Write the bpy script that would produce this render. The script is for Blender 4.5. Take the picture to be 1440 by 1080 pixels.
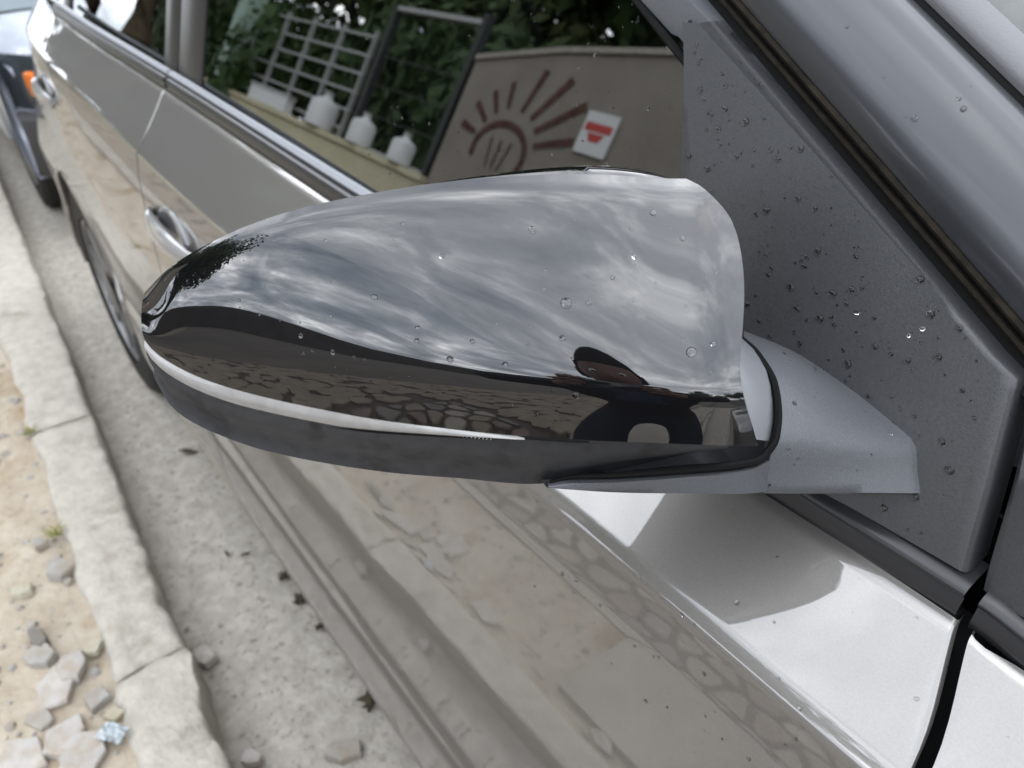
import bpy, bmesh, math, random
from mathutils import Vector, Matrix, noise
from mathutils.bvhtree import BVHTree

random.seed(7)
for o in list(bpy.data.objects):
    bpy.data.objects.remove(o)
scene = bpy.context.scene
COL = scene.collection
R = math.radians

# ------------------------------------------------------------------ camera
CAM = Vector((0.0604, -0.2885, 1.1962))
c_r = Vector((0.607322, 0.794138, -0.022479))
c_u = Vector((-0.424005, 0.347929, 0.836161))
c_f = Vector((-0.671848, 0.498288, -0.548023))
cd = bpy.data.cameras.new("camera")
cam = bpy.data.objects.new("camera", cd)
COL.objects.link(cam)
m = Matrix.Identity(4)
for i in range(3):
    m[i][0] = c_r[i]; m[i][1] = c_u[i]; m[i][2] = -c_f[i]; m[i][3] = CAM[i]
cam.matrix_world = m
cd.sensor_width = 36.0
cd.lens = 1049.93 / 1440 * 36.0
cd.clip_start = 0.01
cd.clip_end = 1000
cd.dof.use_dof = True
cd.dof.focus_distance = 0.325
cd.dof.aperture_fstop = 11.5
scene.camera = cam

# ------------------------------------------------------------------ sky
SUN_EL, SUN_AZ = R(55), R(25)       # azimuth of the sun, clockwise from +Y
w = bpy.data.worlds.new("World")
scene.world = w
w.use_nodes = True
nt = w.node_tree
for n in list(nt.nodes):
    nt.nodes.remove(n)
N = nt.nodes.new
L = nt.links.new
out = N("ShaderNodeOutputWorld")
sky = N("ShaderNodeTexSky")
sky.sky_type = 'NISHITA'
sky.sun_disc = False
sky.sun_elevation = SUN_EL
sky.sun_rotation = SUN_AZ
sky.dust_density = 2.0
bg1 = N("ShaderNodeBackground")
bg1.inputs[1].default_value = 0.12
L(sky.outputs[0], bg1.inputs[0])
tc = N("ShaderNodeTexCoord")
sep = N("ShaderNodeSeparateXYZ")
L(tc.outputs['Generated'], sep.inputs[0])
zc_ = N("ShaderNodeMath"); zc_.operation = 'MAXIMUM'; zc_.inputs[1].default_value = 0.0
L(sep.outputs[2], zc_.inputs[0])
za = N("ShaderNodeMath"); za.operation = 'ADD'; za.inputs[1].default_value = 0.22
L(zc_.outputs[0], za.inputs[0])
dx = N("ShaderNodeMath"); dx.operation = 'DIVIDE'
dy = N("ShaderNodeMath"); dy.operation = 'DIVIDE'
L(sep.outputs[0], dx.inputs[0]); L(za.outputs[0], dx.inputs[1])
L(sep.outputs[1], dy.inputs[0]); L(za.outputs[0], dy.inputs[1])
cmb = N("ShaderNodeCombineXYZ")
L(dx.outputs[0], cmb.inputs[0]); cmb.inputs[2].default_value = 2.7; L(dy.outputs[0], cmb.inputs[1])
n1 = N("ShaderNodeTexNoise"); n1.inputs['Scale'].default_value = 1.45; n1.inputs['Detail'].default_value = 7; n1.inputs['Roughness'].default_value = 0.55; n1.inputs['Distortion'].default_value = 0.5
L(cmb.outputs[0], n1.inputs['Vector'])
n2 = N("ShaderNodeTexNoise"); n2.inputs['Scale'].default_value = 3.2; n2.inputs['Detail'].default_value = 6; n2.inputs['Roughness'].default_value = 0.6
L(cmb.outputs[0], n2.inputs['Vector'])
cr1 = N("ShaderNodeValToRGB")          # cover: cloud against blue
cr1.color_ramp.elements[0].position = 0.30; cr1.color_ramp.elements[0].color = (0.55, 0.55, 0.55, 1)
cr1.color_ramp.elements[1].position = 0.50; cr1.color_ramp.elements[1].color = (1, 1, 1, 1)
L(n1.outputs[0], cr1.inputs[0])
mixn = N("ShaderNodeMath"); mixn.operation = 'MULTIPLY_ADD'; mixn.inputs[1].default_value = 0.35
L(n2.outputs[0], mixn.inputs[0]); 
half = N("ShaderNodeMath"); half.operation = 'MULTIPLY'; half.inputs[1].default_value = 0.65
L(n1.outputs[0], half.inputs[0]); L(half.outputs[0], mixn.inputs[2])
cr2 = N("ShaderNodeValToRGB")          # thick grey to thin white cloud
e = cr2.color_ramp.elements
e[0].position = 0.36; e[0].color = (0.42, 0.46, 0.53, 1)
e[1].position = 0.65; e[1].color = (2.0, 2.05, 2.1, 1)
x_ = e.new(0.50); x_.color = (0.68, 0.735, 0.82, 1)
x_ = e.new(0.58); x_.color = (1.15, 1.2, 1.28, 1)
L(mixn.outputs[0], cr2.inputs[0])
bg2 = N("ShaderNodeBackground"); bg2.inputs[1].default_value = 1.25
L(cr2.outputs[0], bg2.inputs[0])
mx = N("ShaderNodeMixShader")
L(cr1.outputs[0], mx.inputs[0]); L(bg1.outputs[0], mx.inputs[1]); L(bg2.outputs[0], mx.inputs[2])
L(mx.outputs[0], out.inputs[0])

sd = bpy.data.lights.new("sun", 'SUN')
sd.energy = 0.5
sd.angle = R(170)
sd.color = (1.0, 0.95, 0.87)
sun = bpy.data.objects.new("sun", sd)
COL.objects.link(sun)
sdir = Vector((math.sin(SUN_AZ) * math.cos(SUN_EL), math.cos(SUN_AZ) * math.cos(SUN_EL), math.sin(SUN_EL)))
sun.rotation_euler = sdir.to_track_quat('Z', 'Y').to_euler()
vs = scene.view_settings
vs.view_transform = 'Standard'
vs.look = 'None'
vs.exposure = 1.55
vs.gamma = 1.0
vs.use_curve_mapping = False
scene.cycles.max_bounces = 6
scene.cycles.glossy_bounces = 4
scene.cycles.diffuse_bounces = 3
scene.cycles.transparent_max_bounces = 8
scene.cycles.caustics_reflective = False
scene.cycles.caustics_refractive = False

# ------------------------------------------------------------------ helpers
def link(name, me, mat=None, parent=None, loc=None, smooth=True):
    o = bpy.data.objects.new(name, me)
    COL.objects.link(o)
    if mat is not None and me is not None and len(me.materials) == 0:
        me.materials.append(mat)
    if parent is not None:
        o.parent = parent
        if not parent.parent and parent.type == 'EMPTY':
            o.matrix_parent_inverse = Matrix.Translation(-parent.location)
    if loc is not None:
        o.location = loc
    return o

def mesh_from(verts, faces, smooth=True, name="mesh", sharp=None):
    me = bpy.data.meshes.new(name)
    me.from_pydata([tuple(v) for v in verts], [], faces)
    bm = bmesh.new(); bm.from_mesh(me)
    bmesh.ops.remove_doubles(bm, verts=bm.verts, dist=1e-6)
    bmesh.ops.recalc_face_normals(bm, faces=bm.faces)
    bm.to_mesh(me); bm.free()
    if smooth:
        for p in me.polygons: p.use_smooth = True
        if sharp:
            me.set_sharp_from_angle(angle=R(sharp))
    return me

def raw_mesh(verts, faces, smooth=True, name="mesh", sharp=None):
    me = bpy.data.meshes.new(name)
    me.from_pydata([tuple(v) for v in verts], [], faces)
    if smooth:
        for p in me.polygons: p.use_smooth = True
        if sharp:
            me.set_sharp_from_angle(angle=R(sharp))
    return me

def tag(o, label=None, cat=None, group=None, kind=None):
    if label: o["label"] = label
    if cat: o["category"] = cat
    if group: o["group"] = group
    if kind: o["kind"] = kind
    return o

def empty(name, loc, label=None, cat=None, group=None):
    o = bpy.data.objects.new(name, None)
    COL.objects.link(o)
    o.location = loc
    o.empty_display_size = 0.1
    return tag(o, label, cat, group)

class MB:
    """collects vertices and faces for one mesh"""
    def __init__(s): s.v = []; s.f = []
    def add(s, vs, fs):
        b = len(s.v); s.v += [tuple(v) for v in vs]; s.f += [tuple(i + b for i in f) for f in fs]; return s
    def box(s, x0, x1, y0, y1, z0, z1, M=None):
        vs = [Vector((x, y, z)) for z in (z0, z1) for y in (y0, y1) for x in (x0, x1)]
        if M is not None: vs = [M @ v for v in vs]
        return s.add(vs, [(0, 2, 3, 1), (4, 5, 7, 6), (0, 1, 5, 4), (2, 6, 7, 3), (0, 4, 6, 2), (1, 3, 7, 5)])
    def grid(s, P):
        n, mm = len(P), len(P[0])
        vs = [p for row in P for p in row]
        fs = [(i * mm + j, i * mm + j + 1, (i + 1) * mm + j + 1, (i + 1) * mm + j) for i in range(n - 1) for j in range(mm - 1)]
        return s.add(vs, fs)
    def tube(s, path, rad, n=8, cap=True):
        path = [Vector(p) for p in path]
        rads = rad if isinstance(rad, (list, tuple)) else [rad] * len(path)
        rings = []
        up = Vector((0, 0, 1))
        for i, p in enumerate(path):
            t = (path[min(i + 1, len(path) - 1)] - path[max(i - 1, 0)]).normalized()
            a = t.cross(up)
            if a.length < 1e-3: a = t.cross(Vector((1, 0, 0)))
            a.normalize(); b = a.cross(t)
            rings.append([p + rads[i] * (math.cos(2 * math.pi * k / n) * a + math.sin(2 * math.pi * k / n) * b) for k in range(n)])
        base = len(s.v)
        s.v += [tuple(v) for r in rings for v in r]
        for i in range(len(rings) - 1):
            for k in range(n):
                k2 = (k + 1) % n
                s.f.append((base + i * n + k, base + i * n + k2, base + (i + 1) * n + k2, base + (i + 1) * n + k))
        if cap:
            s.f.append(tuple(base + k for k in range(n))[::-1])
            s.f.append(tuple(base + (len(rings) - 1) * n + k for k in range(n)))
        return s
    def loft(s, rings, closed=True, caps=False):
        n = len(rings[0]); base = len(s.v)
        s.v += [tuple(v) for r in rings for v in r]
        for i in range(len(rings) - 1):
            for k in range(n if closed else n - 1):
                k2 = (k + 1) % n
                s.f.append((base + i * n + k, base + i * n + k2, base + (i + 1) * n + k2, base + (i + 1) * n + k))
        if caps:
            s.f.append(tuple(base + k for k in range(n))[::-1])
            s.f.append(tuple(base + (len(rings) - 1) * n + k for k in range(n)))
        return s
    def build(s, name, mat, parent=None, smooth=True, sharp=35, fix=True, loc=None):
        me = mesh_from(s.v, s.f, smooth, name, sharp) if fix else raw_mesh(s.v, s.f, smooth, name, sharp)
        return link(name, me, mat, parent, loc)

def face_out(o, d):
    """turn the faces of an open sheet so that they look along d"""
    d = Vector(d)
    tot = sum((p.normal.dot(d) * p.area for p in o.data.polygons))
    if tot < 0: o.data.flip_normals()
    return o

def interp(xs, ys, x):
    if x <= xs[0]: return ys[0]
    if x >= xs[-1]: return ys[-1]
    for i in range(len(xs) - 1):
        if x <= xs[i + 1]:
            t = (x - xs[i]) / (xs[i + 1] - xs[i])
            return ys[i] + t * (ys[i + 1] - ys[i])

class Spl:
    """monotone cubic through points"""
    def __init__(s, pts):
        pts = sorted(pts); s.x = [p[0] for p in pts]; s.y = [p[1] for p in pts]
        n = len(s.x); d = [(s.y[i + 1] - s.y[i]) / (s.x[i + 1] - s.x[i]) for i in range(n - 1)]
        s.m = [d[0]] + [0 if d[i - 1] * d[i] <= 0 else 2 * d[i - 1] * d[i] / (d[i - 1] + d[i]) for i in range(1, n - 1)] + [d[-1]]
    def __call__(s, x):
        X, Y, M = s.x, s.y, s.m
        if x <= X[0]: return Y[0] + M[0] * (x - X[0])
        if x >= X[-1]: return Y[-1] + M[-1] * (x - X[-1])
        i = 0
        while x > X[i + 1]: i += 1
        h = X[i + 1] - X[i]; t = (x - X[i]) / h
        return ((2 * t ** 3 - 3 * t * t + 1) * Y[i] + (t ** 3 - 2 * t * t + t) * h * M[i] + (-2 * t ** 3 + 3 * t * t) * Y[i + 1] + (t ** 3 - t * t) * h * M[i + 1])

def lerp(a, b, t): return a + (b - a) * t

# ------------------------------------------------------------------ materials
MATS = {}
def mat(name, col, rough=0.6, metal=0.0, spec=0.5, coat=0.0, ior=None, var=None, vscale=20, bump=0.0, bscale=60, coatrough=0.03, detail=6, trans=0.0, var2=None, v2scale=3.0, v2lo=.45, v2hi=.62, roughvar=0.0):
    mt = bpy.data.materials.new(name)
    mt.use_nodes = True
    t = mt.node_tree; b = t.nodes['Principled BSDF']
    b.inputs['Base Color'].default_value = (*col, 1)
    b.inputs['Roughness'].default_value = rough
    b.inputs['Metallic'].default_value = metal
    b.inputs['Specular IOR Level'].default_value = spec
    b.inputs['Coat Weight'].default_value = coat
    b.inputs['Coat Roughness'].default_value = coatrough
    b.inputs['Transmission Weight'].default_value = trans
    if ior: b.inputs['IOR'].default_value = ior
    tcn = t.nodes.new("ShaderNodeTexCoord")
    geo = t.nodes.new("ShaderNodeNewGeometry")
    last = None
    if var:
        nz = t.nodes.new("ShaderNodeTexNoise"); nz.inputs['Scale'].default_value = vscale; nz.inputs['Detail'].default_value = detail; nz.inputs['Roughness'].default_value = 0.62
        t.links.new(geo.outputs['Position'], nz.inputs['Vector'])
        rp = t.nodes.new("ShaderNodeValToRGB")
        rp.color_ramp.elements[0].position = 0.33; rp.color_ramp.elements[0].color = (*var, 1)
        rp.color_ramp.elements[1].position = 0.66; rp.color_ramp.elements[1].color = (*col, 1)
        t.links.new(nz.outputs[0], rp.inputs[0])
        last = rp.outputs[0]
        t.links.new(last, b.inputs['Base Color'])
        if roughvar:
            mr = t.nodes.new("ShaderNodeMapRange"); mr.inputs[3].default_value = rough - roughvar; mr.inputs[4].default_value = rough + roughvar
            t.links.new(nz.outputs[0], mr.inputs[0]); t.links.new(mr.outputs[0], b.inputs['Roughness'])
    if var2:
        nz = t.nodes.new("ShaderNodeTexNoise"); nz.inputs['Scale'].default_value = v2scale; nz.inputs['Detail'].default_value = 8; nz.inputs['Roughness'].default_value = 0.6
        t.links.new(geo.outputs['Position'], nz.inputs['Vector'])
        rp = t.nodes.new("ShaderNodeValToRGB")
        rp.color_ramp.elements[0].position = v2lo; rp.color_ramp.elements[0].color = (0, 0, 0, 1)
        rp.color_ramp.elements[1].position = v2hi; rp.color_ramp.elements[1].color = (1, 1, 1, 1)
        t.links.new(nz.outputs[0], rp.inputs[0])
        mxn = t.nodes.new("ShaderNodeMix"); mxn.data_type = 'RGBA'
        t.links.new(rp.outputs[0], mxn.inputs[0])
        if last: t.links.new(last, mxn.inputs[6])
        else: mxn.inputs[6].default_value = (*col, 1)
        mxn.inputs[7].default_value = (*var2, 1)
        t.links.new(mxn.outputs[2], b.inputs['Base Color'])
    if bump:
        nz = t.nodes.new("ShaderNodeTexNoise"); nz.inputs['Scale'].default_value = bscale; nz.inputs['Detail'].default_value = 5
        t.links.new(geo.outputs['Position'], nz.inputs['Vector'])
        bp = t.nodes.new("ShaderNodeBump"); bp.inputs['Strength'].default_value = bump; bp.inputs['Distance'].default_value = 0.4 / bscale
        t.links.new(nz.outputs[0], bp.inputs['Height'])
        t.links.new(bp.outputs[0], b.inputs['Normal'])
    MATS[name] = mt
    return mt

def glass_mat(name, tint, ior=1.5, rough=0.0):
    mt = bpy.data.materials.new(name); mt.use_nodes = True
    t = mt.node_tree
    for n in list(t.nodes): t.nodes.remove(n)
    o = t.nodes.new("ShaderNodeOutputMaterial")
    tr = t.nodes.new("ShaderNodeBsdfTransparent"); tr.inputs[0].default_value = (*tint, 1)
    gl = t.nodes.new("ShaderNodeBsdfGlossy"); gl.inputs['Roughness'].default_value = rough; gl.inputs[0].default_value = (.95, .97, .96, 1)
    fr = t.nodes.new("ShaderNodeFresnel"); fr.inputs[0].default_value = ior
    mxs = t.nodes.new("ShaderNodeMixShader")
    t.links.new(fr.outputs[0], mxs.inputs[0]); t.links.new(tr.outputs[0], mxs.inputs[1]); t.links.new(gl.outputs[0], mxs.inputs[2])
    t.links.new(mxs.outputs[0], o.inputs[0])
    MATS[name] = mt
    return mt

paint = mat("silver_paint", (0.205, 0.194, 0.180), rough=0.40, metal=0.6, coat=1.0, coatrough=0.012, var=(0.183, 0.173, 0.16), vscale=900, detail=2)
paint.node_tree.nodes['Principled BSDF'].inputs['Coat IOR'].default_value = 1.88
satin = mat("satin_grey_plastic", (0.092, 0.095, 0.101), rough=0.42, spec=0.55, var=(0.070, 0.073, 0.079), vscale=1100, detail=2, bump=0.35, bscale=1500)
dark_plastic = mat("dark_textured_plastic", (0.030, 0.031, 0.033), rough=0.55, spec=0.5, bump=0.4, bscale=1600, var=(0.02, 0.02, 0.022), vscale=160, var2=(0.009, 0.009, 0.010), v2scale=70, v2lo=.52, v2hi=.66)
sail_mat = mat("sail_grey_plastic", (0.041, 0.042, 0.045), rough=0.38, spec=0.65, var=(0.028, 0.029, 0.031), vscale=900, detail=2, bump=0.35, bscale=1300)
pillar_mat = mat("pillar_grey", (0.040, 0.042, 0.047), rough=0.34, metal=0.3, spec=0.5, coat=0.35, coatrough=0.08, var=(0.034, 0.036, 0.040), vscale=14, detail=4)
gloss_black = mat("gloss_black", (0.004, 0.004, 0.0045), rough=0.012, spec=0.5, ior=1.82)
strip_mat = mat("belt_strip_black", (0.022, 0.022, 0.024), rough=0.28, spec=0.5)
rubber = mat("seal_rubber", (0.0035, 0.0033, 0.003), rough=0.75, spec=0.15)
brown_rubber = mat("dusty_seal", (0.024, 0.019, 0.013), rough=0.85, spec=0.15, var=(0.008, 0.007, 0.005), vscale=120)
void = mat("inner_dark", (0.006, 0.006, 0.006), rough=0.9, spec=0.1)
chrome = mat("bright_trim", (0.72, 0.73, 0.75), rough=0.12, metal=1.0)
lens_mat = mat("clear_lens", (0.31, 0.30, 0.285), rough=0.2, spec=0.5, coat=0.5, var=(0.245, 0.237, 0.224), vscale=120)
door_glass = glass_mat("door_glass", (0.16, 0.185, 0.17), 2.45)
screen_glass = glass_mat("screen_glass", (0.55, 0.62, 0.60), 1.6)
tyre_mat = mat("tyre_rubber", (0.022, 0.021, 0.02), rough=0.8, spec=0.25, var=(0.03, 0.028, 0.026), vscale=30)
rim_mat = mat("wheel_silver", (0.20, 0.20, 0.20), rough=0.45, metal=0.7)
cabin_mat = mat("cabin_fabric", (0.03, 0.03, 0.032), rough=0.9, spec=0.1)
water = mat("water", (1, 1, 1), rough=0.0, trans=1.0, ior=1.33)
orange_lens = mat("orange_lens", (0.85, 0.22, 0.03), rough=0.15, coat=0.5)
pale_paint = mat("pale_blue_paint", (0.50, 0.53, 0.60), rough=0.3, metal=0.3, coat=1.0)

concrete = mat("kerb_concrete", (0.465, 0.43, 0.37), rough=0.92, spec=0.2, var=(0.36, 0.33, 0.285), vscale=30, bump=1.0, bscale=110, var2=(0.29, 0.26, 0.21), v2scale=14, v2lo=.56, v2hi=.72)
gutter_mat = mat("gutter_cement", (0.44, 0.405, 0.352), rough=0.95, spec=0.15, var=(0.31, 0.285, 0.245), vscale=26, bump=0.9, bscale=70, var2=(0.20, 0.18, 0.15), v2scale=60, v2lo=.56, v2hi=.68)
dirt_mat = mat("sandy_dirt", (0.46, 0.405, 0.325), rough=1.0, spec=0.1, var=(0.33, 0.27, 0.20), vscale=10, bump=1.0, bscale=60, var2=(0.27, 0.20, 0.12), v2scale=4.5, v2lo=.54, v2hi=.66)
cement_mat = mat("pavement_cement", (0.40, 0.362, 0.31), rough=0.9, spec=0.2, var=(0.27, 0.245, 0.212), vscale=6, bump=0.4, bscale=50)
flag_mats = [mat("flagstone_%s" % n, c, rough=0.85, spec=0.25, var=tuple(v * .72 for v in c), vscale=9, bump=0.5, bscale=40) for n, c in
             (("tan", (0.30, 0.25, 0.195)), ("rose", (0.25, 0.195, 0.16)), ("grey", (0.25, 0.225, 0.198)), ("pale", (0.38, 0.335, 0.275)))]
joint_mat = mat("paving_joint", (0.12, 0.105, 0.088), rough=1.0, spec=0.1)
tile_mats = [mat("broken_tile_%s" % n, c, rough=0.8, spec=0.3, var=tuple(v * .82 for v in c), vscale=40, bump=0.5, bscale=120, var2=tuple(v * f_ for v, f_ in zip(c, (.8, .72, .62))), v2scale=28, v2lo=.45, v2hi=.65) for n, c in
             (("pale", (0.44, 0.41, 0.375)), ("grey", (0.35, 0.33, 0.30)), ("cream", (0.44, 0.41, 0.32)), ("dark", (0.20, 0.19, 0.175)))]
asphalt = mat("asphalt", (0.095, 0.09, 0.084), rough=0.95, spec=0.2, var=(0.06, 0.058, 0.055), vscale=25, bump=0.7, bscale=120)
earth = mat("earth", (0.27, 0.235, 0.18), rough=1.0, var=(0.20, 0.175, 0.12), vscale=0.8)
wall_mat = mat("rendered_wall", (0.33, 0.295, 0.255), rough=0.95, spec=0.1, var=(0.265, 0.235, 0.20), vscale=2.2, bump=0.4, bscale=25)
paint_red = mat("faded_red_paint", (0.09, 0.045, 0.04), rough=0.95, spec=0.1, var=(0.15, 0.085, 0.07), vscale=14)
yellow_wall = mat("cream_wall", (0.66, 0.61, 0.43), rough=0.95, spec=0.1, var=(0.57, 0.52, 0.36), vscale=3)
white_mat = mat("white_plastic", (0.75, 0.76, 0.76), rough=0.45)
red_mat = mat("red_print", (0.55, 0.06, 0.05), rough=0.5)
steel_mat = mat("pale_steel", (0.42, 0.43, 0.42), rough=0.5, metal=0.3)
dark_steel = mat("dark_steel", (0.03, 0.032, 0.032), rough=0.5, spec=0.4)
green_post_mat = mat("pale_green_paint", (0.40, 0.52, 0.44), rough=0.7)
bark = mat("bark", (0.10, 0.075, 0.05), rough=1.0, spec=0.1, var=(0.06, 0.045, 0.03), vscale=12, bump=0.8, bscale=20)
leaf_a = mat("leaf_green", (0.055, 0.095, 0.028), rough=0.55, spec=0.3, var=(0.03, 0.06, 0.015), vscale=2.5)
leaf_b = mat("leaf_olive", (0.08, 0.11, 0.035), rough=0.55, spec=0.3, var=(0.045, 0.07, 0.02), vscale=2.5)
dry_leaf = mat("dry_leaf", (0.06, 0.05, 0.035), rough=0.9, spec=0.1)
weed_mat = mat("weed", (0.22, 0.22, 0.07), rough=0.8, spec=0.1)
house_a = mat("house_render_grey", (0.42, 0.40, 0.37), rough=0.95, var=(0.36, 0.34, 0.31), vscale=1.5)
house_b = mat("house_render_ochre", (0.45, 0.36, 0.24), rough=0.95, var=(0.38, 0.30, 0.20), vscale=1.5)
roof_mat = mat("roof_tile", (0.26, 0.12, 0.075), rough=0.9, var=(0.18, 0.085, 0.055), vscale=6)
window_mat = mat("window_dark", (0.03, 0.035, 0.04), rough=0.05, spec=0.6)
jacket = mat("dark_jacket", (0.018, 0.015, 0.017), rough=0.85, spec=0.2)
skin_mat = mat("skin", (0.20, 0.105, 0.07), rough=0.55)
denim = mat("denim", (0.022, 0.025, 0.035), rough=0.9, spec=0.2, var=(0.016, 0.018, 0.026), vscale=90)
hair_mat = mat("hair", (0.008, 0.006, 0.005), rough=0.9, spec=0.1)
shirt_blue = mat("blue_shirt", (0.05, 0.065, 0.14), rough=0.85, spec=0.2)

# ------------------------------------------------------------------ ground
def sheet(name, mt, x0, x1, y0, y1, z, nx=1, ny=1, amp=0.0, sc=1.0, ang=0.0):
    P = []
    for i in range(nx + 1):
        row = []
        for j in range(ny + 1):
            x = lerp(x0, x1, i / nx); y = lerp(y0, y1, j / ny)
            zz = z + (amp * (noise.fractal(Vector((x * sc, y * sc, 3.1)), 1.0, 2.0, 5)) if amp else 0)
            row.append((x, y, zz))
        P.append(row)
    o = MB().grid(P).build(name, mt, fix=False)
    return tag(o, kind="structure")

def kerb_front(x): return -0.235 - 0.043 * (x + 1.4)
def kerb_back(x): return -0.365 - 0.018 * (x + 1.5)

tag(MB().grid([[(-400, -400, -0.03), (-400, 400, -0.03)], [(400, -400, -0.03), (400, 400, -0.03)]]).build("ground", earth, fix=False), kind="structure")
sheet("road", asphalt, -90, 90, 0.55, 7.5, -0.004, 40, 6, 0.004, 1.0)
# cement gutter beside the kerb, slightly dished
P = []
for i in range(161):
    x = lerp(-9, 5, i / 160); row = []
    for j in range(29):
        y = lerp(kerb_front(x) - 0.03, 0.7, j / 28)
        zz = 0.004 + 0.006 * noise.fractal(Vector((x * 4, y * 4, 0.3)), 1.0, 2.0, 5) - 0.006 * math.exp(-((y - kerb_front(x)) / .06) ** 2)
        row.append((x, y, zz))
    P.append(row)
tag(MB().grid(P).build("gutter", gutter_mat, fix=False), kind="structure")

# kerb: single cast stones laid end to end
kerb = empty("kerb", (-1.4, -0.3, 0)); kerb["kind"] = "structure"
joints = [4.2, 3.2, 2.15, 1.1, 0.06, -0.985, -1.87, -2.95, -3.95, -5.0, -6.1, -7.1, -8.2, -9.2]
for a, b in zip(joints[:-1], joints[1:]):
    rnd = random.Random(int(a * 100))
    nsx, rings = 60, []
    for i in range(nsx + 1):
        t = i / nsx; x = lerp(a - 0.004, b + 0.004, t)
        yf = kerb_front(x) + 0.010 * noise.fractal(Vector((x * 5, 1.7, 0)), 1, 2, 4); yb = kerb_back(x) + 0.012 * noise.fractal(Vector((x * 5, 9.7, 0)), 1, 2, 4)
        zt = 0.105 + 0.006 * math.sin(a * 3) + 0.005 * noise.noise(Vector((x * 6, 4, 0)))
        ed = min(t, 1 - t) * (a - b)
        sh = 0.012 * math.exp(-(ed / .012) ** 2)
        ring = []
        prof = [(yf + .004, -.03), (yf + .002, .05), (yf - .001, zt - .014), (yf - .006, zt - .003), (yf - .014, zt)]
        for k in range(1, 5): prof.append((lerp(yf - .014, yb + .02, k / 5), zt + .002 * noise.noise(Vector((x * 20, k * 3.3, a)))))
        prof += [(yb + .02, zt), (yb + .006, zt - .006), (yb, zt - .02), (yb, .0)]
        for (y, z) in prof:
            jn = 0.0055 * noise.fractal(Vector((x * 26, y * 26, z * 26 + a)), 1, 2, 4)
            ring.append((x, y + jn - 0 * sh, z + jn - sh))
        rings.append(ring)
    mb = MB(); mb.loft(rings, closed=False)
    for r_ in (rings[0], rings[-1]): mb.add(r_, [tuple(range(len(r_)))])
    mb.build("kerb_stone", concrete, kerb, sharp=50)

# sidewalk: sandy strip beside the kerb, then cement, then crazy paving
def dirt_z(x, y):
    v = 0.083 + 0.022 * noise.fractal(Vector((x * 2.2, y * 3.0, 5.0)), 1.0, 2.0, 6) + 0.006 * noise.fractal(Vector((x * 14, y * 14, 2.0)), 1.0, 2.0, 4)
    return v
P = []
for i in range(261):
    x = lerp(-7, 4, i / 260)
    P.append([(x, y_, dirt_z(x, y_)) for y_ in [lerp(kerb_back(x) + .02, -0.70, j / 26) for j in range(27)]])
tag(MB().grid(P).build("sidewalk_dirt", dirt_mat, fix=False), kind="structure")
# cement strip with joints
cs = empty("sidewalk_cement", (-2, -0.95, 0)); cs["kind"] = "structure"
x = -9.0
while x < 4.0:
    wdt = 1.15 + random.random() * .2
    mb = MB(); mb.box(x + .006, x + wdt - .006, -0.905, -0.66 if x < -.8 else -.455, 0.0, (0.104 if x < -.8 else .112) + random.uniform(-.003, .003))
    mb.build("slab", cement_mat, cs, smooth=False)
    x += wdt
sheet("paving_bed", joint_mat, -16, 6, -2.6, -0.90, 0.085)
sheet("yard", earth, -40, -1.95, -40, -2.6, 0.08)
lot_mat = mat("lot_ground", (0.17, 0.152, 0.13), rough=0.95, spec=0.15, var=(0.125, 0.112, 0.095), vscale=1.2)
sheet("open_lot", lot_mat, -1.95, 60, -40, -2.6, 0.082)
paving = empty("crazy_paving", (-2, -1.9, 0.1)); paving["kind"] = "structure"
def clip(poly, nx_, ny_, c_):
    o_ = []
    for i in range(len(poly)):
        p, q_ = poly[i], poly[(i + 1) % len(poly)]
        dp, dq = p[0] * nx_ + p[1] * ny_ - c_, q_[0] * nx_ + q_[1] * ny_ - c_
        if dp <= 0: o_.append(p)
        if dp * dq < 0:
            t = dp / (dp - dq); o_.append((lerp(p[0], q_[0], t), lerp(p[1], q_[1], t)))
    return o_
rp = random.Random(3)
seeds = []
X0, X1, Y0, Y1 = -3.0, 0.9, -1.62, -0.915
for _ in range(5000):
    p = (rp.uniform(X0, X1), rp.uniform(Y0, Y1)); dmin = rp.uniform(.06, .125)
    if all((p[0] - s[0]) ** 2 + (p[1] - s[1]) ** 2 > dmin * dmin for s in seeds): seeds.append(p)
seeds = seeds[:298]
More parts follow.
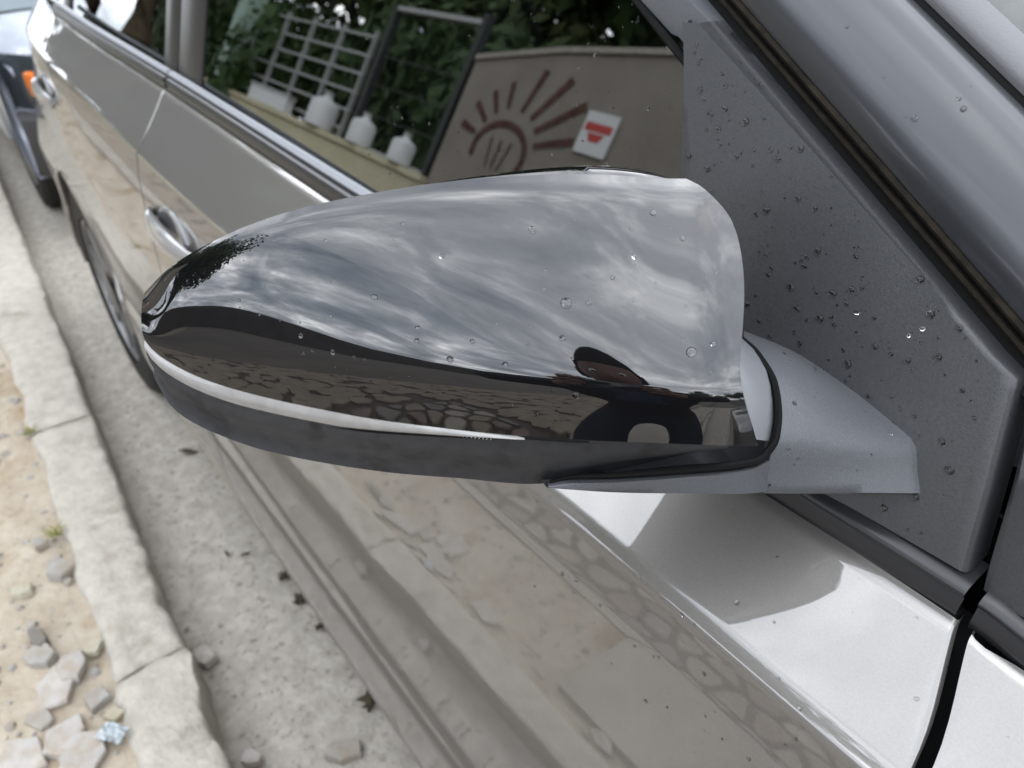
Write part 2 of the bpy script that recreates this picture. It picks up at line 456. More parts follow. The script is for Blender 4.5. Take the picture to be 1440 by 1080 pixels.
for i, s in enumerate(seeds):
    poly = [(X0, Y0), (X1, Y0), (X1, Y1), (X0, Y1)]
    for j, q_ in enumerate(seeds):
        if i == j or abs(q_[0] - s[0]) > .9 or abs(q_[1] - s[1]) > .9: continue
        nx_, ny_ = q_[0] - s[0], q_[1] - s[1]; ln = math.hypot(nx_, ny_); nx_ /= ln; ny_ /= ln
        poly = clip(poly, nx_, ny_, ((s[0] + q_[0]) / 2) * nx_ + ((s[1] + q_[1]) / 2) * ny_ - .009)
        if len(poly) < 3: break
    if len(poly) < 3: continue
    ch = []
    for k in range(len(poly)):                            # knock the corners off, then roughen the outline
        a_, c_ = poly[k], poly[(k + 1) % len(poly)]
        for t in (.2, .8): ch.append((lerp(a_[0], c_[0], t), lerp(a_[1], c_[1], t)))
    poly = [(s[0] + (p[0] - s[0]) * (1 + rp.uniform(-.09, .035)), s[1] + (p[1] - s[1]) * (1 + rp.uniform(-.09, .035))) for p in ch]
    h = .104 + rp.uniform(-.005, .005)
    n_ = len(poly); inn = [(lerp(p[0], s[0], .05), lerp(p[1], s[1], .05)) for p in poly]
    vs_ = [(p[0], p[1], .06) for p in poly] + [(p[0], p[1], h - .005) for p in poly] + [(p[0], p[1], h) for p in inn]
    fs_ = [(k, (k + 1) % n_, n_ + (k + 1) % n_, n_ + k) for k in range(n_)] + [(n_ + k, n_ + (k + 1) % n_, 2 * n_ + (k + 1) % n_, 2 * n_ + k) for k in range(n_)] + [tuple(range(2 * n_, 3 * n_))]
    link("flagstone", raw_mesh(vs_, fs_, False), rp.choice(flag_mats), paving)
mb = MB()
for _ in range(5200):
    x, y = rp.uniform(-9, 5.5), rp.uniform(-2.55, -.97)
    if -3.07 < x < .97 and y > -1.69: continue
    n_ = 6; a0 = rp.random(); rr = rp.uniform(.045, .075)
    ps = [(x + rr * math.cos(a0 + k * math.pi / 3), y + rr * .8 * math.sin(a0 + k * math.pi / 3)) for k in range(n_)]
    mb.add([(p[0], p[1], .07) for p in ps] + [(p[0], p[1], .1 + rp.uniform(0, .006)) for p in ps], [(k, (k + 1) % n_, n_ + (k + 1) % n_, n_ + k) for k in range(n_)] + [tuple(range(n_, 2 * n_))])
tag(mb.build("distant_flagstones", flag_mats[0], paving, smooth=False, fix=False), kind="stuff")

# broken tile pieces lying on the sandy strip
def fragment(loc, sx, sy, th, rz, mt, label, group=None, tilt=(0, 0), seed=0, name="tile_fragment", cat="tile fragment"):
    r_ = random.Random(seed + 11)
    n_ = r_.choice([4, 5, 5, 6]); a0 = r_.random()
    ps = []
    for k in range(n_):
        a = 2 * math.pi * (k + r_.uniform(-.22, .22)) / n_ + .78
        q_ = 1 / max(abs(math.cos(a)), abs(math.sin(a))) ** .8
        ps.append((sx * .5 * math.cos(a) * q_, sy * .5 * math.sin(a) * q_))
    mb = MB(); b_ = th * .12
    ps2 = []
    for k in range(n_):                                   # chipped edges
        for q_ in range(3):
            t = q_ / 3; a_, c_ = ps[k], ps[(k + 1) % n_]
            j_ = 0 if q_ == 0 else r_.uniform(-.05, .035)
            ps2.append((lerp(a_[0], c_[0], t) * (1 + j_), lerp(a_[1], c_[1], t) * (1 + j_)))
    ps = ps2
    rings = [[(p[0], p[1], -th / 2) for p in ps], [(p[0] * 1.02, p[1] * 1.02, th / 2 - b_ * r_.uniform(.8, 2)) for p in ps], [(p[0] * .95, p[1] * .95, th / 2) for p in ps]]
    mb.loft(rings, caps=True)
    o = mb.build(name, mt, smooth=False)
    o.location = loc; o.rotation_euler = (tilt[0], tilt[1], rz)
    return tag(o, label, cat, group)

# ------------------------------------------------------------------ the parked car
car = empty("parked_car", (-0.95, 0.77, 0), "silver hatchback parked tight along the concrete kerb, with a glossy black wing mirror", "car")
YC = 0.77                                   # centre line of the car
plan = Spl([(-2.95, .21), (-2.8, .085), (-2.65, .038), (-2.5, .020), (-2.2, .011), (-1.9, .006), (-1.5, -.002), (-1.1, -.003), (-.6, -.003), (0, 0), (.3, .003), (.7, .02), (1.0, .08), (1.15, .2)])
zb = Spl([(-2.9, 1.04), (-2.4, 1.025), (-1.84, 1.0), (-1.12, .974), (-.63, .951), (-.3, .935), (-.09, .925), (.008, .922), (.03, .918), (.4, .90), (1.1, .84)])
zc = Spl([(-2.9, .95), (-2.2, .955), (-1.6, .945), (-1.3, .925), (-1.0, .900), (-.6, .889), (-.177, .889), (.014, .882), (.4, .865), (1.1, .80)])
PL = [(-.90, .006), (-.68, .030), (-.645, .060), (-.625, .070), (-.60, .0755), (-.53, .0770), (-.49, .0775), (-.475, .0760), (-.458, .0715), (-.445, .0708), (-.40, .0725), (-.33, .0765), (-.25, .0790), (-.17, .0790), (-.045, .0722), (-.041, .0718), (-.010, .0660), (-.006, .0645), (0, .0595)]
PLx, PLy = [p[0] for p in PL], [p[1] for p in PL]
def prof_low(v):
    return sum(interp(PLx, PLy, v + d) for d in (-.004, -.002, 0, .002, .004)) / 5 if v < -.012 else interp(PLx, PLy, v)
def side_y(x, z):
    """outer surface of the body side"""
    b, c = zb(x), zc(x)
    if z >= c:
        t = (b - z) / (b - c)               # 0 belt .. 1 crease
        wd = .0595 * (0.09 * min(1, t / .05) ** .6 + 0.91 * (t ** 1.02)) if t > 0 else 0.0
        wd = min(wd, .0595)
    else:
        wd = prof_low((z - c) * .624 / (c - .265))
    tap = min(1.0, max(0.0, (-1.7 - x) / .9)) ** 2 * min(1.0, max(0.0, (z - .62) / .28))
    return plan(x) - wd + .085 * tap
WHEELS = (-2.10, 0.44); WR = 0.305; AR = 0.345
def arch(x, z0):
    z = z0
    for xw in WHEELS:
        d = abs(x - xw)
        if d < AR: z = max(z, .295 + math.sqrt(AR * AR - d * d))
    return z
def col_z(x, zbot):
    b, c = zb(x), zc(x)
    zs = [b - (b - c) * t for t in (0, .02, .05, .09, .15, .25, .4, .55, .7, .82, .91, .97, 1)]
    c2 = min(c - .10, .80); c2 = max(c2, zbot + .02) if zbot + .02 < c - .01 else c - .01
    zs += [c - d for d in (.002, .004, .006, .008, .010, .013, .018, .024, .030, .034, .037, .040, .043, .046, .049, .053, .060, .075) if c - d > c2 + .002] + [c2]
    zs += [lerp(c2, zbot, k / 26) for k in range(1, 27)]
    return zs
def side_panel(name, xl, xr, zbot, mt, parent, mirror=False, n=48, fold=-.006):
    """xl, xr: functions of z giving the rear and front edge"""
    xs = []
    a, b_ = xl(.6), xr(.6)
    P = []
    ts = [0, .003 / (b_ - a), .007 / (b_ - a)] + [i / n for i in range(1, n)] + [1 - .007 / (b_ - a), 1 - .003 / (b_ - a), 1]
    for t in ts:
        xm = lerp(a, b_, t); xt_ = lerp(xl(.91), xr(.91), t); zs0 = col_z(xt_, arch(xm, zbot))
        row = []
        for z in zs0:
            x_ = lerp(xl(z), xr(z), t)
            row.append((x_, side_y(x_, z), z))
        P.append(row)
    # turned-in edges, so that the gaps have depth
    lft = [(x_ + 0.0008, y + .0015, z) for (x_, y, z) in P[0]]
    lf2 = [(x_ + 0.001, y + fold + .012, z) for (x_, y, z) in P[0]]
    rt = [(x_ - 0.0008, y + .0015, z) for (x_, y, z) in P[-1]]
    rt2 = [(x_ - 0.001, y + fold + .012, z) for (x_, y, z) in P[-1]]
    P[0] = [(x_ + .0012, y, z) for (x_, y, z) in P[0]]; P[-1] = [(x_ - .0012, y, z) for (x_, y, z) in P[-1]]
    P = [lf2, lft] + P + [rt, rt2]
    for row in P:
        x_, y, z = row[-1]; row.append((x_, y + .03, z + .004))
    if mirror: P = [[(x_, 2 * YC - y, z) for (x_, y, z) in row] for row in P]
    return MB().grid(P).build(name, mt, parent, sharp=60)

seam_f = Spl([(.20, .030), (.50, .050), (.75, .052), (.888, .022), (.929, .003), (.982, -.008), (1.04, -.02)])
seam_b = Spl([(.20, -1.10), (.6, -1.12), (.8, -1.128), (.917, -1.118), (.975, -1.130)])
seam_r = Spl([(.20, -1.72), (.5, -1.76), (.68, -1.84), (.8, -1.98), (.9, -2.06), (1.0, -2.08)])
front_door = side_panel("front_door", lambda z: seam_b(z) + .0022, lambda z: seam_f(z) - .0022, .283, paint, car, n=90)
rear_door = side_panel("rear_door", lambda z: seam_r(z) + .0022, lambda z: seam_b(z) - .0022, .283, paint, car, n=70)
fender = side_panel("front_fender", lambda z: seam_f(z) + .0024, lambda z: 1.10, .283, paint, car, n=60)
quarter = side_panel("rear_quarter", lambda z: -2.86, lambda z: seam_r(z) - .0022, .283, paint, car, n=60)
fd_l = side_panel("front_door", lambda z: seam_b(z) + .0022, lambda z: seam_f(z) - .003, .283, paint, car, True, n=30)
rd_l = side_panel("rear_door", lambda z: seam_r(z) + .0022, lambda z: seam_b(z) - .0022, .283, paint, car, True, n=30)
fe_l = side_panel("front_fender", lambda z: seam_f(z) + .003, lambda z: 1.10, .283, paint, car, True, n=30)
qu_l = side_panel("rear_quarter", lambda z: -2.86, lambda z: seam_r(z) - .0022, .283, paint, car, True, n=30)

# dark inner shell behind the panel gaps, sills
mb = MB(); P = []
for i in range(81):
    x = lerp(-2.8, 1.05, i / 80); row = []
    zlo = arch(x, .24)
    for k in range(15):
        z = lerp(zb(x) - .004, zlo + .01, k / 14)
        row.append((x, side_y(x, z) + .022, z))
    P.append(row)
mb.grid(P); mb.grid([[(p[0], 2 * YC - p[1], p[2]) for p in r_] for r_ in P])
mb.build("inner_shell", void, car, fix=False)
for sgn in (0, 1):
    mb = MB(); rings = []
    for i in range(41):
        x = lerp(WHEELS[0] + AR + .01, WHEELS[1] - AR - .01, i / 40)
        y0 = plan(x)
        pr = [(.02, .270), (-.030, .270), (-.050, .262), (-.060, .250), (-.062, .238), (-.056, .228), (-.0555, .222), (-.062, .214), (-.060, .205), (-.046, .192), (-.02, .18), (.06, .175)]
        rings.append([(x, (y0 + a) if not sgn else 2 * YC - (y0 + a), z) for a, z in pr])
    mb.loft(rings, closed=False)
    mb.build("sill", paint, car)
mb = MB(); mb.box(-2.75, 1.05, .06, 1.48, .17, .20); mb.build("underbody", void, car, smooth=False)

# wheel houses and wheels
def wheel_house(xw, mirror):
    P = []
    for i in range(21):
        a = math.pi * i / 20; row = []
        for y in (.0, .05, .12, .24):
            yy = plan(xw) + y - .045
            row.append((xw + (AR - .004) * math.cos(a), yy if not mirror else 2 * YC - yy, .295 + (AR - .004) * math.sin(a)))
        P.append(row)
    mb = MB(); mb.grid(P)
    yy = plan(xw) + .195; yy = yy if not mirror else 2 * YC - yy
    mb.add([(xw - AR, yy, .1), (xw + AR, yy, .1), (xw + AR, yy, .64), (xw - AR, yy, .64)], [(0, 1, 2, 3)])
    mb.build("wheel_house", void, car)
def wheel(xw, yo, mirror):
    s = -1 if not mirror else 1
    tyre = MB(); rings = []
    pr = [(.0, .205), (.004, .245), (.001, .262), (.008, .290), (.020, WR - .004), (.04, WR), (.10, WR), (.15, WR), (.17, WR - .004), (.185, .28), (.185, .205)]
    n_ = 56
    for k in range(n_ + 1):
        a = 2 * math.pi * k / n_
        rings.append([(xw + r_ * math.cos(a), yo - s * d, WR + r_ * math.sin(a)) for d, r_ in pr])
    tyre.loft(rings, closed=False)
    wh = tyre.build("wheel", tyre_mat, car)
    g = MB()
    for k in range(4):                               # tread grooves as raised ribs
        rr = [[(xw + (WR + dz) * math.cos(a), yo - s * (.045 + k * .032 + dy), WR + (WR + dz) * math.sin(a)) for dy, dz in ((0, -.002), (.002, .003), (.022, .003), (.024, -.002))] for a in [2 * math.pi * q_ / 48 for q_ in range(49)]]
        g.loft(rr, closed=False)
    g.build("tread", tyre_mat, wh)
    rim = MB(); rr = []
    for k in range(n_ + 1):
        a = 2 * math.pi * k / n_
        rr.append([(xw + r_ * math.cos(a), yo - s * d, WR + r_ * math.sin(a)) for d, r_ in ((.012, .206), (.004, .202), (.006, .192), (.03, .185), (.12, .18))])
    rim.loft(rr, closed=False)
    for k in range(7):
        a = 2 * math.pi * k / 7 + .2
        for da in (-.09, .09):
            ca, sa = math.cos(a + da), math.sin(a + da); cb, sb = math.cos(a + da * 1.6), math.sin(a + da * 1.6)
            t_ = Vector((-sa, 0, ca)) * .016
            p0 = Vector((xw + .04 * ca, yo - s * .012, WR + .04 * sa)); p1 = Vector((xw + .19 * cb, yo - s * .010, WR + .19 * sb))
            dep = Vector((0, -s * .02, 0))
            rim.add([p0 - t_, p0 + t_, p1 + t_ * .8, p1 - t_ * .8, p0 - t_ + dep, p0 + t_ + dep, p1 + t_ * .8 + dep, p1 - t_ * .8 + dep], [(0, 1, 2, 3), (0, 4, 5, 1), (1, 5, 6, 2), (2, 6, 7, 3), (3, 7, 4, 0)])
    rim.add([(xw + .06 * math.cos(2 * math.pi * k / 20), yo - s * .004, WR + .06 * math.sin(2 * math.pi * k / 20)) for k in range(20)], [tuple(range(20))])
    rim.build("rim", rim_mat, wh)
    d_ = MB(); d_.add([(xw + .185 * math.cos(2 * math.pi * k / 24), yo - s * .07, WR + .185 * math.sin(2 * math.pi * k / 24)) for k in range(24)], [tuple(range(24))])
    d_.build("brake_disc", void, wh)
for xw in WHEELS:
    yo = plan(xw) - .070 if xw > -1 else -0.058
    wheel_house(xw, False); wheel(xw, yo, False)
    wheel_house(xw, True); wheel(xw, 2 * YC - yo, True)
# wheel arch lips
for xw in WHEELS:
    for mir in (0, 1):
        mb = MB(); path = []
        for k in range(31):
            a = R(6) + (math.pi - R(12)) * k / 30
            x, z = xw + AR * math.cos(a), .295 + AR * math.sin(a)
            y = side_y(x, min(z, zc(x))) + .002
            path.append((x, y if not mir else 2 * YC - y, z))
        mb.tube(path, .006, 6).build("arch_lip", paint, car)

# greenhouse -----------------------------------------------------------------
TAN = 0.30
def gl_y(x, z):
    """plane of the side glass with a slight bow"""
    return .008 + plan(x) + TAN * (z - .945) + .06 * max(0, z - 1.15) ** 2 * 4
# line of the door gap along the windscreen pillar
GA, GB = Vector((-.237, .068, 1.146)), Vector((-.024, .033, 1.028))
gdir = (GA - GB)
def gap_pt(u): 
    p = GB + gdir * u
    return p
ROOF_Z = 1.47
def gap_x(z): return GB.x + (z - GB.z) * gdir.x / gdir.z
# front door glass: bounded by belt, B pillar and front frame line
def frame_x(z):      # front edge of the glass (rear side of the frame), m
    return max(-1.0, gap_x(z) - .042)
P = []
for i in range(31):
    t = i / 30; row = []
    for j in range(19):
        z = lerp(.930, 1.415, j / 18)
        xf_ = min(-.205, frame_x(z)); xb_ = -1.035 + .12 * max(0, z - 1.0) * .3
        x = lerp(xb_, xf_, t)
        row.append((x, gl_y(x, z) , z))
    P.append(row)
gfd = face_out(MB().grid(P).build("window_glass", door_glass, front_door, fix=False), (0, -1, 0))
def rear_glass(mir):
    P = []
    for i in range(21):
        t = i / 20; row = []
        for j in range(15):
            z = lerp(.955, 1.405, j / 14)
            x = lerp(-1.90 + .35 * (z - 1.0), -1.185, t)
            y = gl_y(x, z); row.append((x, y if not mir else 2 * YC - y, z))
        P.append(row)
    return P
face_out(MB().grid(rear_glass(0)).build("window_glass", door_glass, rear_door, fix=False), (0, -1, 0))
face_out(MB().grid(rear_glass(1)).build("window_glass", door_glass, rd_l, fix=False), (0, 1, 0))
P = []
for i in range(21):
    t = i / 20; row = []
    for j in range(11):
        z = lerp(.93, 1.415, j / 10); xf_ = min(-.10, frame_x(z)); x = lerp(-1.02, xf_, t)
        row.append((x, 2 * YC - gl_y(x, z), z))
    P.append(row)
face_out(MB().grid(P).build("window_glass", door_glass, fd_l, fix=False), (0, 1, 0))
# B pillar cover, door frames
def pillar_band(name, xa, xb, z0, z1, off, mt, parent, mir=False, n=16):
    P = []
    for j in range(n + 1):
        z = lerp(z0, z1, j / n)
        row = []
        for k, (tx, d) in enumerate(((0, .018), (0, .002), (.06, 0), (.5, -.001), (.94, 0), (1, .002), (1, .018))):
            x = lerp(xa(z), xb(z), tx); y = gl_y(x, z) - off + d
            row.append((x, y if not mir else 2 * YC - y, z))
        P.append(row)
    return MB().grid(P).build(name, mt, parent, sharp=50, fix=False)
pillar_black = mat("pillar_black", (0.028, 0.025, 0.024), rough=0.34, spec=0.5)
for mir, fdo, rdo in ((False, front_door, rear_door), (True, fd_l, rd_l)):
    pillar_band("pillar_cover", lambda z: -1.128 + .02 * (z - 1), lambda z: -1.030 + .02 * (z - 1), .955, 1.41, .004, pillar_black, fdo, mir)
    pillar_band("pillar_cover", lambda z: -1.195 + .02 * (z - 1), lambda z: -1.134 + .02 * (z - 1), .96, 1.41, .004, pillar_black, rdo, mir)
    pillar_band("quarter_frame", lambda z: -1.99 + .35 * (z - 1.0), lambda z: -1.90 + .35 * (z - 1.0), .985, 1.40, .003, pillar_black, rdo, mir)
    pillar_band("body_pillar", lambda z: -2.75 + .55 * (z - 1.0), lambda z: -1.995 + .35 * (z - 1.0), .95, 1.42, .0, paint, car, mir)
    # upper door frames
    for nm, xa, xb, par in (("upper_frame", -1.06, -.70, fdo), ("upper_frame", -1.85, -1.15, rdo)):
        P = []
        for k in range(13):
            x = lerp(xa, xb, k / 12)
            row = [(x, gl_y(x, z) - o_, z) for z, o_ in ((1.395, .0), (1.397, .006), (1.43, .006), (1.445, .0))]
            if mir: row = [(a, 2 * YC - b_, c) for a, b_, c in row]
            P.append(row)
        MB().grid(P).build(nm, pillar_black, par, sharp=50, fix=False)

# belt strips: black moulding with a bright lower lip
def belt(name, xa, xb, parent, mir=False, n=60, hgt=.017, lift=0.0):
    rings = []; lip = []
    for i in range(n + 1):
        x = lerp(xa, xb, i / n); z0 = zb(x) + lift; y0 = plan(x)
        hh = hgt
        pr = [(.012, -.006), (.0015, -.004), (-.0012, -.001), (-.0018, .003), (-.0005, hh * .45), (.0005, hh * .62), (-.0012, hh * .70), (-.0015, hh * .82), (.001, hh * .95), (.006, hh), (.02, hh + .001)]
        ring = [(x, y0 + a, z0 + b_) for a, b_ in pr]
        if mir: ring = [(a, 2 * YC - b_, c) for a, b_, c in ring]
        rings.append(ring)
    o = MB().loft(rings, closed=False).build(name, strip_mat, parent, sharp=70)
    return o
belt("belt_moulding", -1.124, .0005, front_door)
belt("belt_moulding", -1.95, -1.133, rear_door)
belt("belt_moulding", .0065, .16, fender)
belt("belt_moulding", -1.124, .0, fd_l, True, 20)
belt("belt_moulding", -1.95, -1.133, rd_l, True, 20)
def trim_line(name, xa, xb, parent, dz, dy, r_, mt, n=50):
    path = [(x, plan(x) + dy, zb(x) + dz) for x in [lerp(xa, xb, k / n) for k in range(n + 1)]]
    MB().tube(path, r_, 6).build(name, mt, parent)
seal_light = mat("belt_satin", (0.30, 0.31, 0.33), rough=0.35, spec=0.6)
trim_line("window_seal", -1.124, -.20, front_door, .0215, .010, .0048, seal_light)
trim_line("window_seal", -1.95, -1.133, rear_door, .0215, .010, .0048, seal_light)

# sail panel in front of the door glass (carries the mirror)
def sail_rear_x(z): return interp([.93, 1.06, 1.136, 1.16], [-.190, -.211, -.235, -.255], z)
def sail_front_x(z):
    if z <= 1.026: return seam_f(z) - .003
    return gap_x(z) - .004
P = []
for j in range(41):
    z = lerp(.9415, 1.137, j / 40)
    xa, xb = sail_rear_x(z), max(sail_front_x(z), sail_rear_x(z) + .001)
    row = []
    # rear edge turned in
    row.append((xa - .0035, gl_y(xa, z) + .012, z)); row.append((xa - .003, gl_y(xa, z) + .001, z)); row.append((xa - .0018, gl_y(xa, z) - .006, z))
    row.append((xa + .002, gl_y(xa, z) - .0105, z))
    wdt = xb - xa
    for t in (.06, .1, .2, .3, .4, .5, .6, .7, .8, .9, .96, .985):
        x = lerp(xa, xb, t); rise = -.011 * max(0.0, 1 - t * wdt / .14) ** 1.2 - .002
        row.append((x, gl_y(x, z) + rise, z))
    row.append((xb - .0022, gl_y(xb, z) - .0018, z)); row.append((xb - .0008, gl_y(xb, z) - .0008, z)); row.append((xb, gl_y(xb, z) + .002, z)); row.append((xb, gl_y(xb, z) + .018, z))
    P.append(row)
sail = MB().grid(P).build("sail_panel", sail_mat, front_door, sharp=50, fix=False)
# door frame leg running up the windscreen pillar
def frame_leg(mir, parent):
    P = []
    for j in range(25):
        u = lerp(.62, 3.5, j / 24) if j > 5 else .62 + .12 * j; u = .62 + (3.5 - .62) * (j / 24) ** 1.5; g_ = gap_pt(u); z = g_.z; back = .009 * max(0, 1 - (u - .62) / .42)
        row = []
        wd = .044
        for t, o_ in ((-.07, .014), (-.03, -.001), (.05, -.004), (.5, -.005), (.95, -.004), (1.0, .0), (1.0, .016)):
            x = g_.x - .004 - wd * (1 - t)
            y = gl_y(x, z) + o_ + back; row.append((x, y if not mir else 2 * YC - y, z))
        P.append(row)
    return MB().grid(P).build("window_frame", satin if not mir else pillar_black, parent, sharp=50, fix=False)
frame_leg(False, front_door); frame_leg(True, fd_l)
path = [(gap_pt(u).x - .051, gl_y(gap_pt(u).x - .051, gap_pt(u).z) - .002, gap_pt(u).z) for u in [lerp(.72, 3.4, k / 20) for k in range(21)]]
MB().tube(path, .0022, 6).build("window_seal", rubber, front_door)
# fender trim: the dark plastic goes on in front of the door seam
P = []
for j in range(21):
    z = lerp(.937, 1.018, j / 20)
    xa = seam_f(z) + .0035
    xb = xa + .004 + .16 * max(0.02, 1 - (z - .94) / .085) 
    P.append([(lerp(xa, xb, t), gl_y(lerp(xa, xb, t), z) + (.018 if k == 0 else (.0015 if k == 1 else -.001)), z) for k, t in enumerate((0, 0, .03, .2, .4, .6, .8, 1))])
MB().grid(P).build("fender_trim", sail_mat, fender, sharp=50, fix=False)

# seal in the gap between door and pillar: two ribs with dust between them
gp = [gap_pt(lerp(-.12, 3.5, k / 30)) for k in range(31)]
nrm = Vector((.42, -.62, .66)).normalized()
acr = Vector((.50, .12, .86)); acr = (acr - gdir.normalized() * acr.dot(gdir.normalized())).normalized()
seal = MB(); rings = []
for p in gp:
    rings.append([p + acr * a + Vector((0, 1, 0)) * b_ for a, b_ in ((-.006, .002), (-.002, .007), (.002, .0075), (.004, .0045), (.006, .0075), (.010, .0075), (.0125, .003))])
seal.loft([[tuple(v) for v in r_] for r_ in rings], closed=False)
seal.build("pillar_seal", rubber, car, fix=False)
MB().tube([tuple(p + acr * .0045 + Vector((0, .0055, 0))) for p in gp], .0017, 6).build("seal_rib", brown_rubber, car)
MB().tube([tuple(p + acr * .0115 + Vector((0, .002, 0))) for p in gp], .0019, 6).build("seal_rib", brown_rubber, car)
# windscreen pillar: a satin skin that turns from the side to the screen
AP2 = Vector((-.1377, .10, 1.1505))            # a point on the trim line beside the screen
def pillar_skin(mir):
    P = []
    ap = [(0.0, .0), (.06, .006), (.16, .010), (.3, .0125), (.45, .0135), (.6, .013), (.75, .011), (.88, .007), (.96, .003), (1.0, -.004)]
    base0 = GB + acr * .0135 + Vector((0, .0015, 0))
    off = AP2 - (GB + gdir * .93) - acr * .0135
    # keep the offset square to the pillar
    gd = gdir.normalized(); off = off - gd * off.dot(gd)
    out_n = gd.cross(off).normalized()
    if out_n.y > 0: out_n = -out_n
    for k in range(31):
        u = lerp(-.75, 3.5, k / 30)
        b0 = base0 + gdir * u
        row = [b0 + Vector((0, .012, 0))]
        for t, bl in ap: row.append(b0 + off * t + out_n * bl * 1.0)
        if mir: row = [Vector((p.x, 2 * YC - p.y, p.z)) for p in row]
        P.append([tuple(p) for p in row])
    return P, base0, off, out_n
P, base0, off, out_n = pillar_skin(False)
car_pillar = MB().grid(P).build("windscreen_pillar", pillar_mat, car, sharp=60, fix=False)
MB().grid(pillar_skin(True)[0]).build("windscreen_pillar", pillar_mat, car, sharp=60, fix=False)
# trim beside the screen
offn = off.normalized()
def trim_rows(mir):
    P = []
    for k in range(25):
        u = lerp(-.75, 3.5, k / 24); b0 = base0 + gdir * u + off
        row = [b0 + offn * a + out_n * b_ for a, b_ in ((.002, -.006), (.004, .001), (.006, .0035), (.013, .0045), (.018, .004), (.020, -.004))]
        if mir: row = [Vector((p.x, 2 * YC - p.y, p.z)) for p in row]
        P.append([tuple(p) for p in row])
    return P
trim_m = mat("screen_trim", (0.16, 0.16, 0.165), rough=0.5, bump=.3, bscale=900)
MB().grid(trim_rows(False)).build("screen_trim", trim_m, car, sharp=60, fix=False)
MB().grid(trim_rows(True)).build("screen_trim", trim_m, car, sharp=60, fix=False)
MB().tube([tuple(base0 + gdir * lerp(-.75, 3.5, k / 20) + off + offn * .001 - out_n * .004) for k in range(21)], .004, 6).build("pillar_seal", rubber, car)
# windscreen
Pw = []
for k in range(13):
    u = lerp(-.75, 3.5, k / 12); e0 = base0 + gdir * u + off + offn * .017 - out_n * .001
    row = []
    for j in range(13):
        t = j / 12; y = lerp(e0.y, 2 * YC - e0.y, t); bow = .17 * (1 - (2 * t - 1) ** 2)
        row.append((e0.x + bow, y, e0.z + .03 * (1 - (2 * t - 1) ** 2)))
    Pw.append(row)
face_out(MB().grid(Pw).build("windscreen", screen_glass, car, fix=False), (1, 0, 1))
# roof
Pr = []
for k in range(25):
    x = lerp(-.76, -2.30, k / 24); row = []
    zt = ROOF_Z + .045 * math.sin(math.pi * min(1, (k / 24) * .9 + .08)) - .06 * (k / 24) ** 2
    for j in range(21):
        t = j / 20; y = lerp(gl_y(x, 1.44) - .002, 2 * YC - gl_y(x, 1.44) + .002, t)
        row.append((x, y, 1.435 + (zt - 1.435) * (1 - abs(2 * t - 1) ** 4)))
    Pr.append(row)
MB().grid(Pr).build("roof", paint, car)
# rear end: tailgate, rear glass, bumper, lamps
Pt = []
prof_t = [(-2.30, 1.43), (-2.46, 1.33), (-2.62, 1.16), (-2.72, 1.03)]
mb = MB(); mb.grid([[(x - .03 * (1 - (2 * j / 10 - 1) ** 2), lerp(.28, 1.26, j / 10), z) for j in range(11)] for x, z in prof_t]); face_out(mb.build("rear_glass", door_glass, car, fix=False), (-1, 0, 1))
rows = []
for x, z in [(-2.74, 1.03), (-2.80, .98), (-2.83, .90), (-2.84, .75), (-2.88, .68), (-2.92, .60), (-2.93, .45), (-2.90, .32), (-2.82, .25)]:
    rows.append([(x + .26 * abs(2 * j / 20 - 1) ** 3.2, lerp(.12, 1.42, j / 20), z) for j in range(21)])
MB().grid(rows).build("tailgate", paint, car)
for s in (0, 1):
    rows = [[(-2.66 - .10 * j / 6, (.075 + .13 * (j / 6) ** 1.4) if not s else 2 * YC - (.075 + .13 * (j / 6) ** 1.4), z) for j in range(7)] for z in (.80, .84, .90, .94)]
    MB().grid(rows).build("tail_lamp", mat("tail_red_%d" % s, (.35, .01, .01), rough=.1), car)
# bonnet, front end
rows = []
for k in range(15):
    x = lerp(.20, 1.18, k / 14); zt = lerp(.965, .80, (k / 14) ** 1.5)
    rows.append([(x, lerp(plan(x) + .004, 2 * YC - plan(x) - .004, j / 20), lerp(zb(x), zt + .03, 1 - abs(2 * j / 20 - 1) ** 3.0) - .002) for j in range(21)])
MB().grid(rows).build("bonnet", paint, car)
rows = []
for x, z in [(1.17, .80), (1.26, .72), (1.30, .6), (1.32, .45), (1.28, .3), (1.2, .24)]:
    rows.append([(x - .26 * abs(2 * j / 20 - 1) ** 3.2, lerp(.10, 1.44, j / 20), z) for j in range(21)])
MB().grid(rows).build("front_bumper", paint, car)
MB().box(1.285, 1.33, .42, 1.12, .42, .62).build("grille", dark_plastic, car, smooth=False)
for s in (0, 1):
    rows = [[(1.08 + .17 * (j / 6) , (.13 + .22 * (j / 6)) if not s else 2 * YC - (.13 + .22 * (j / 6)), z) for j in range(7)] for z in (.63, .68, .74, .77)]
    MB().grid(rows).build("headlamp", lens_mat, car)
# wiper cowl
rows = [[(lerp(.10, .24, k / 4) + .17 * (1 - (2 * j / 12 - 1) ** 2), lerp(.10, 1.44, j / 12), .955 - .01 * k / 4) for j in range(13)] for k in range(5)]
MB().grid(rows).build("cowl", dark_plastic, car, fix=False)

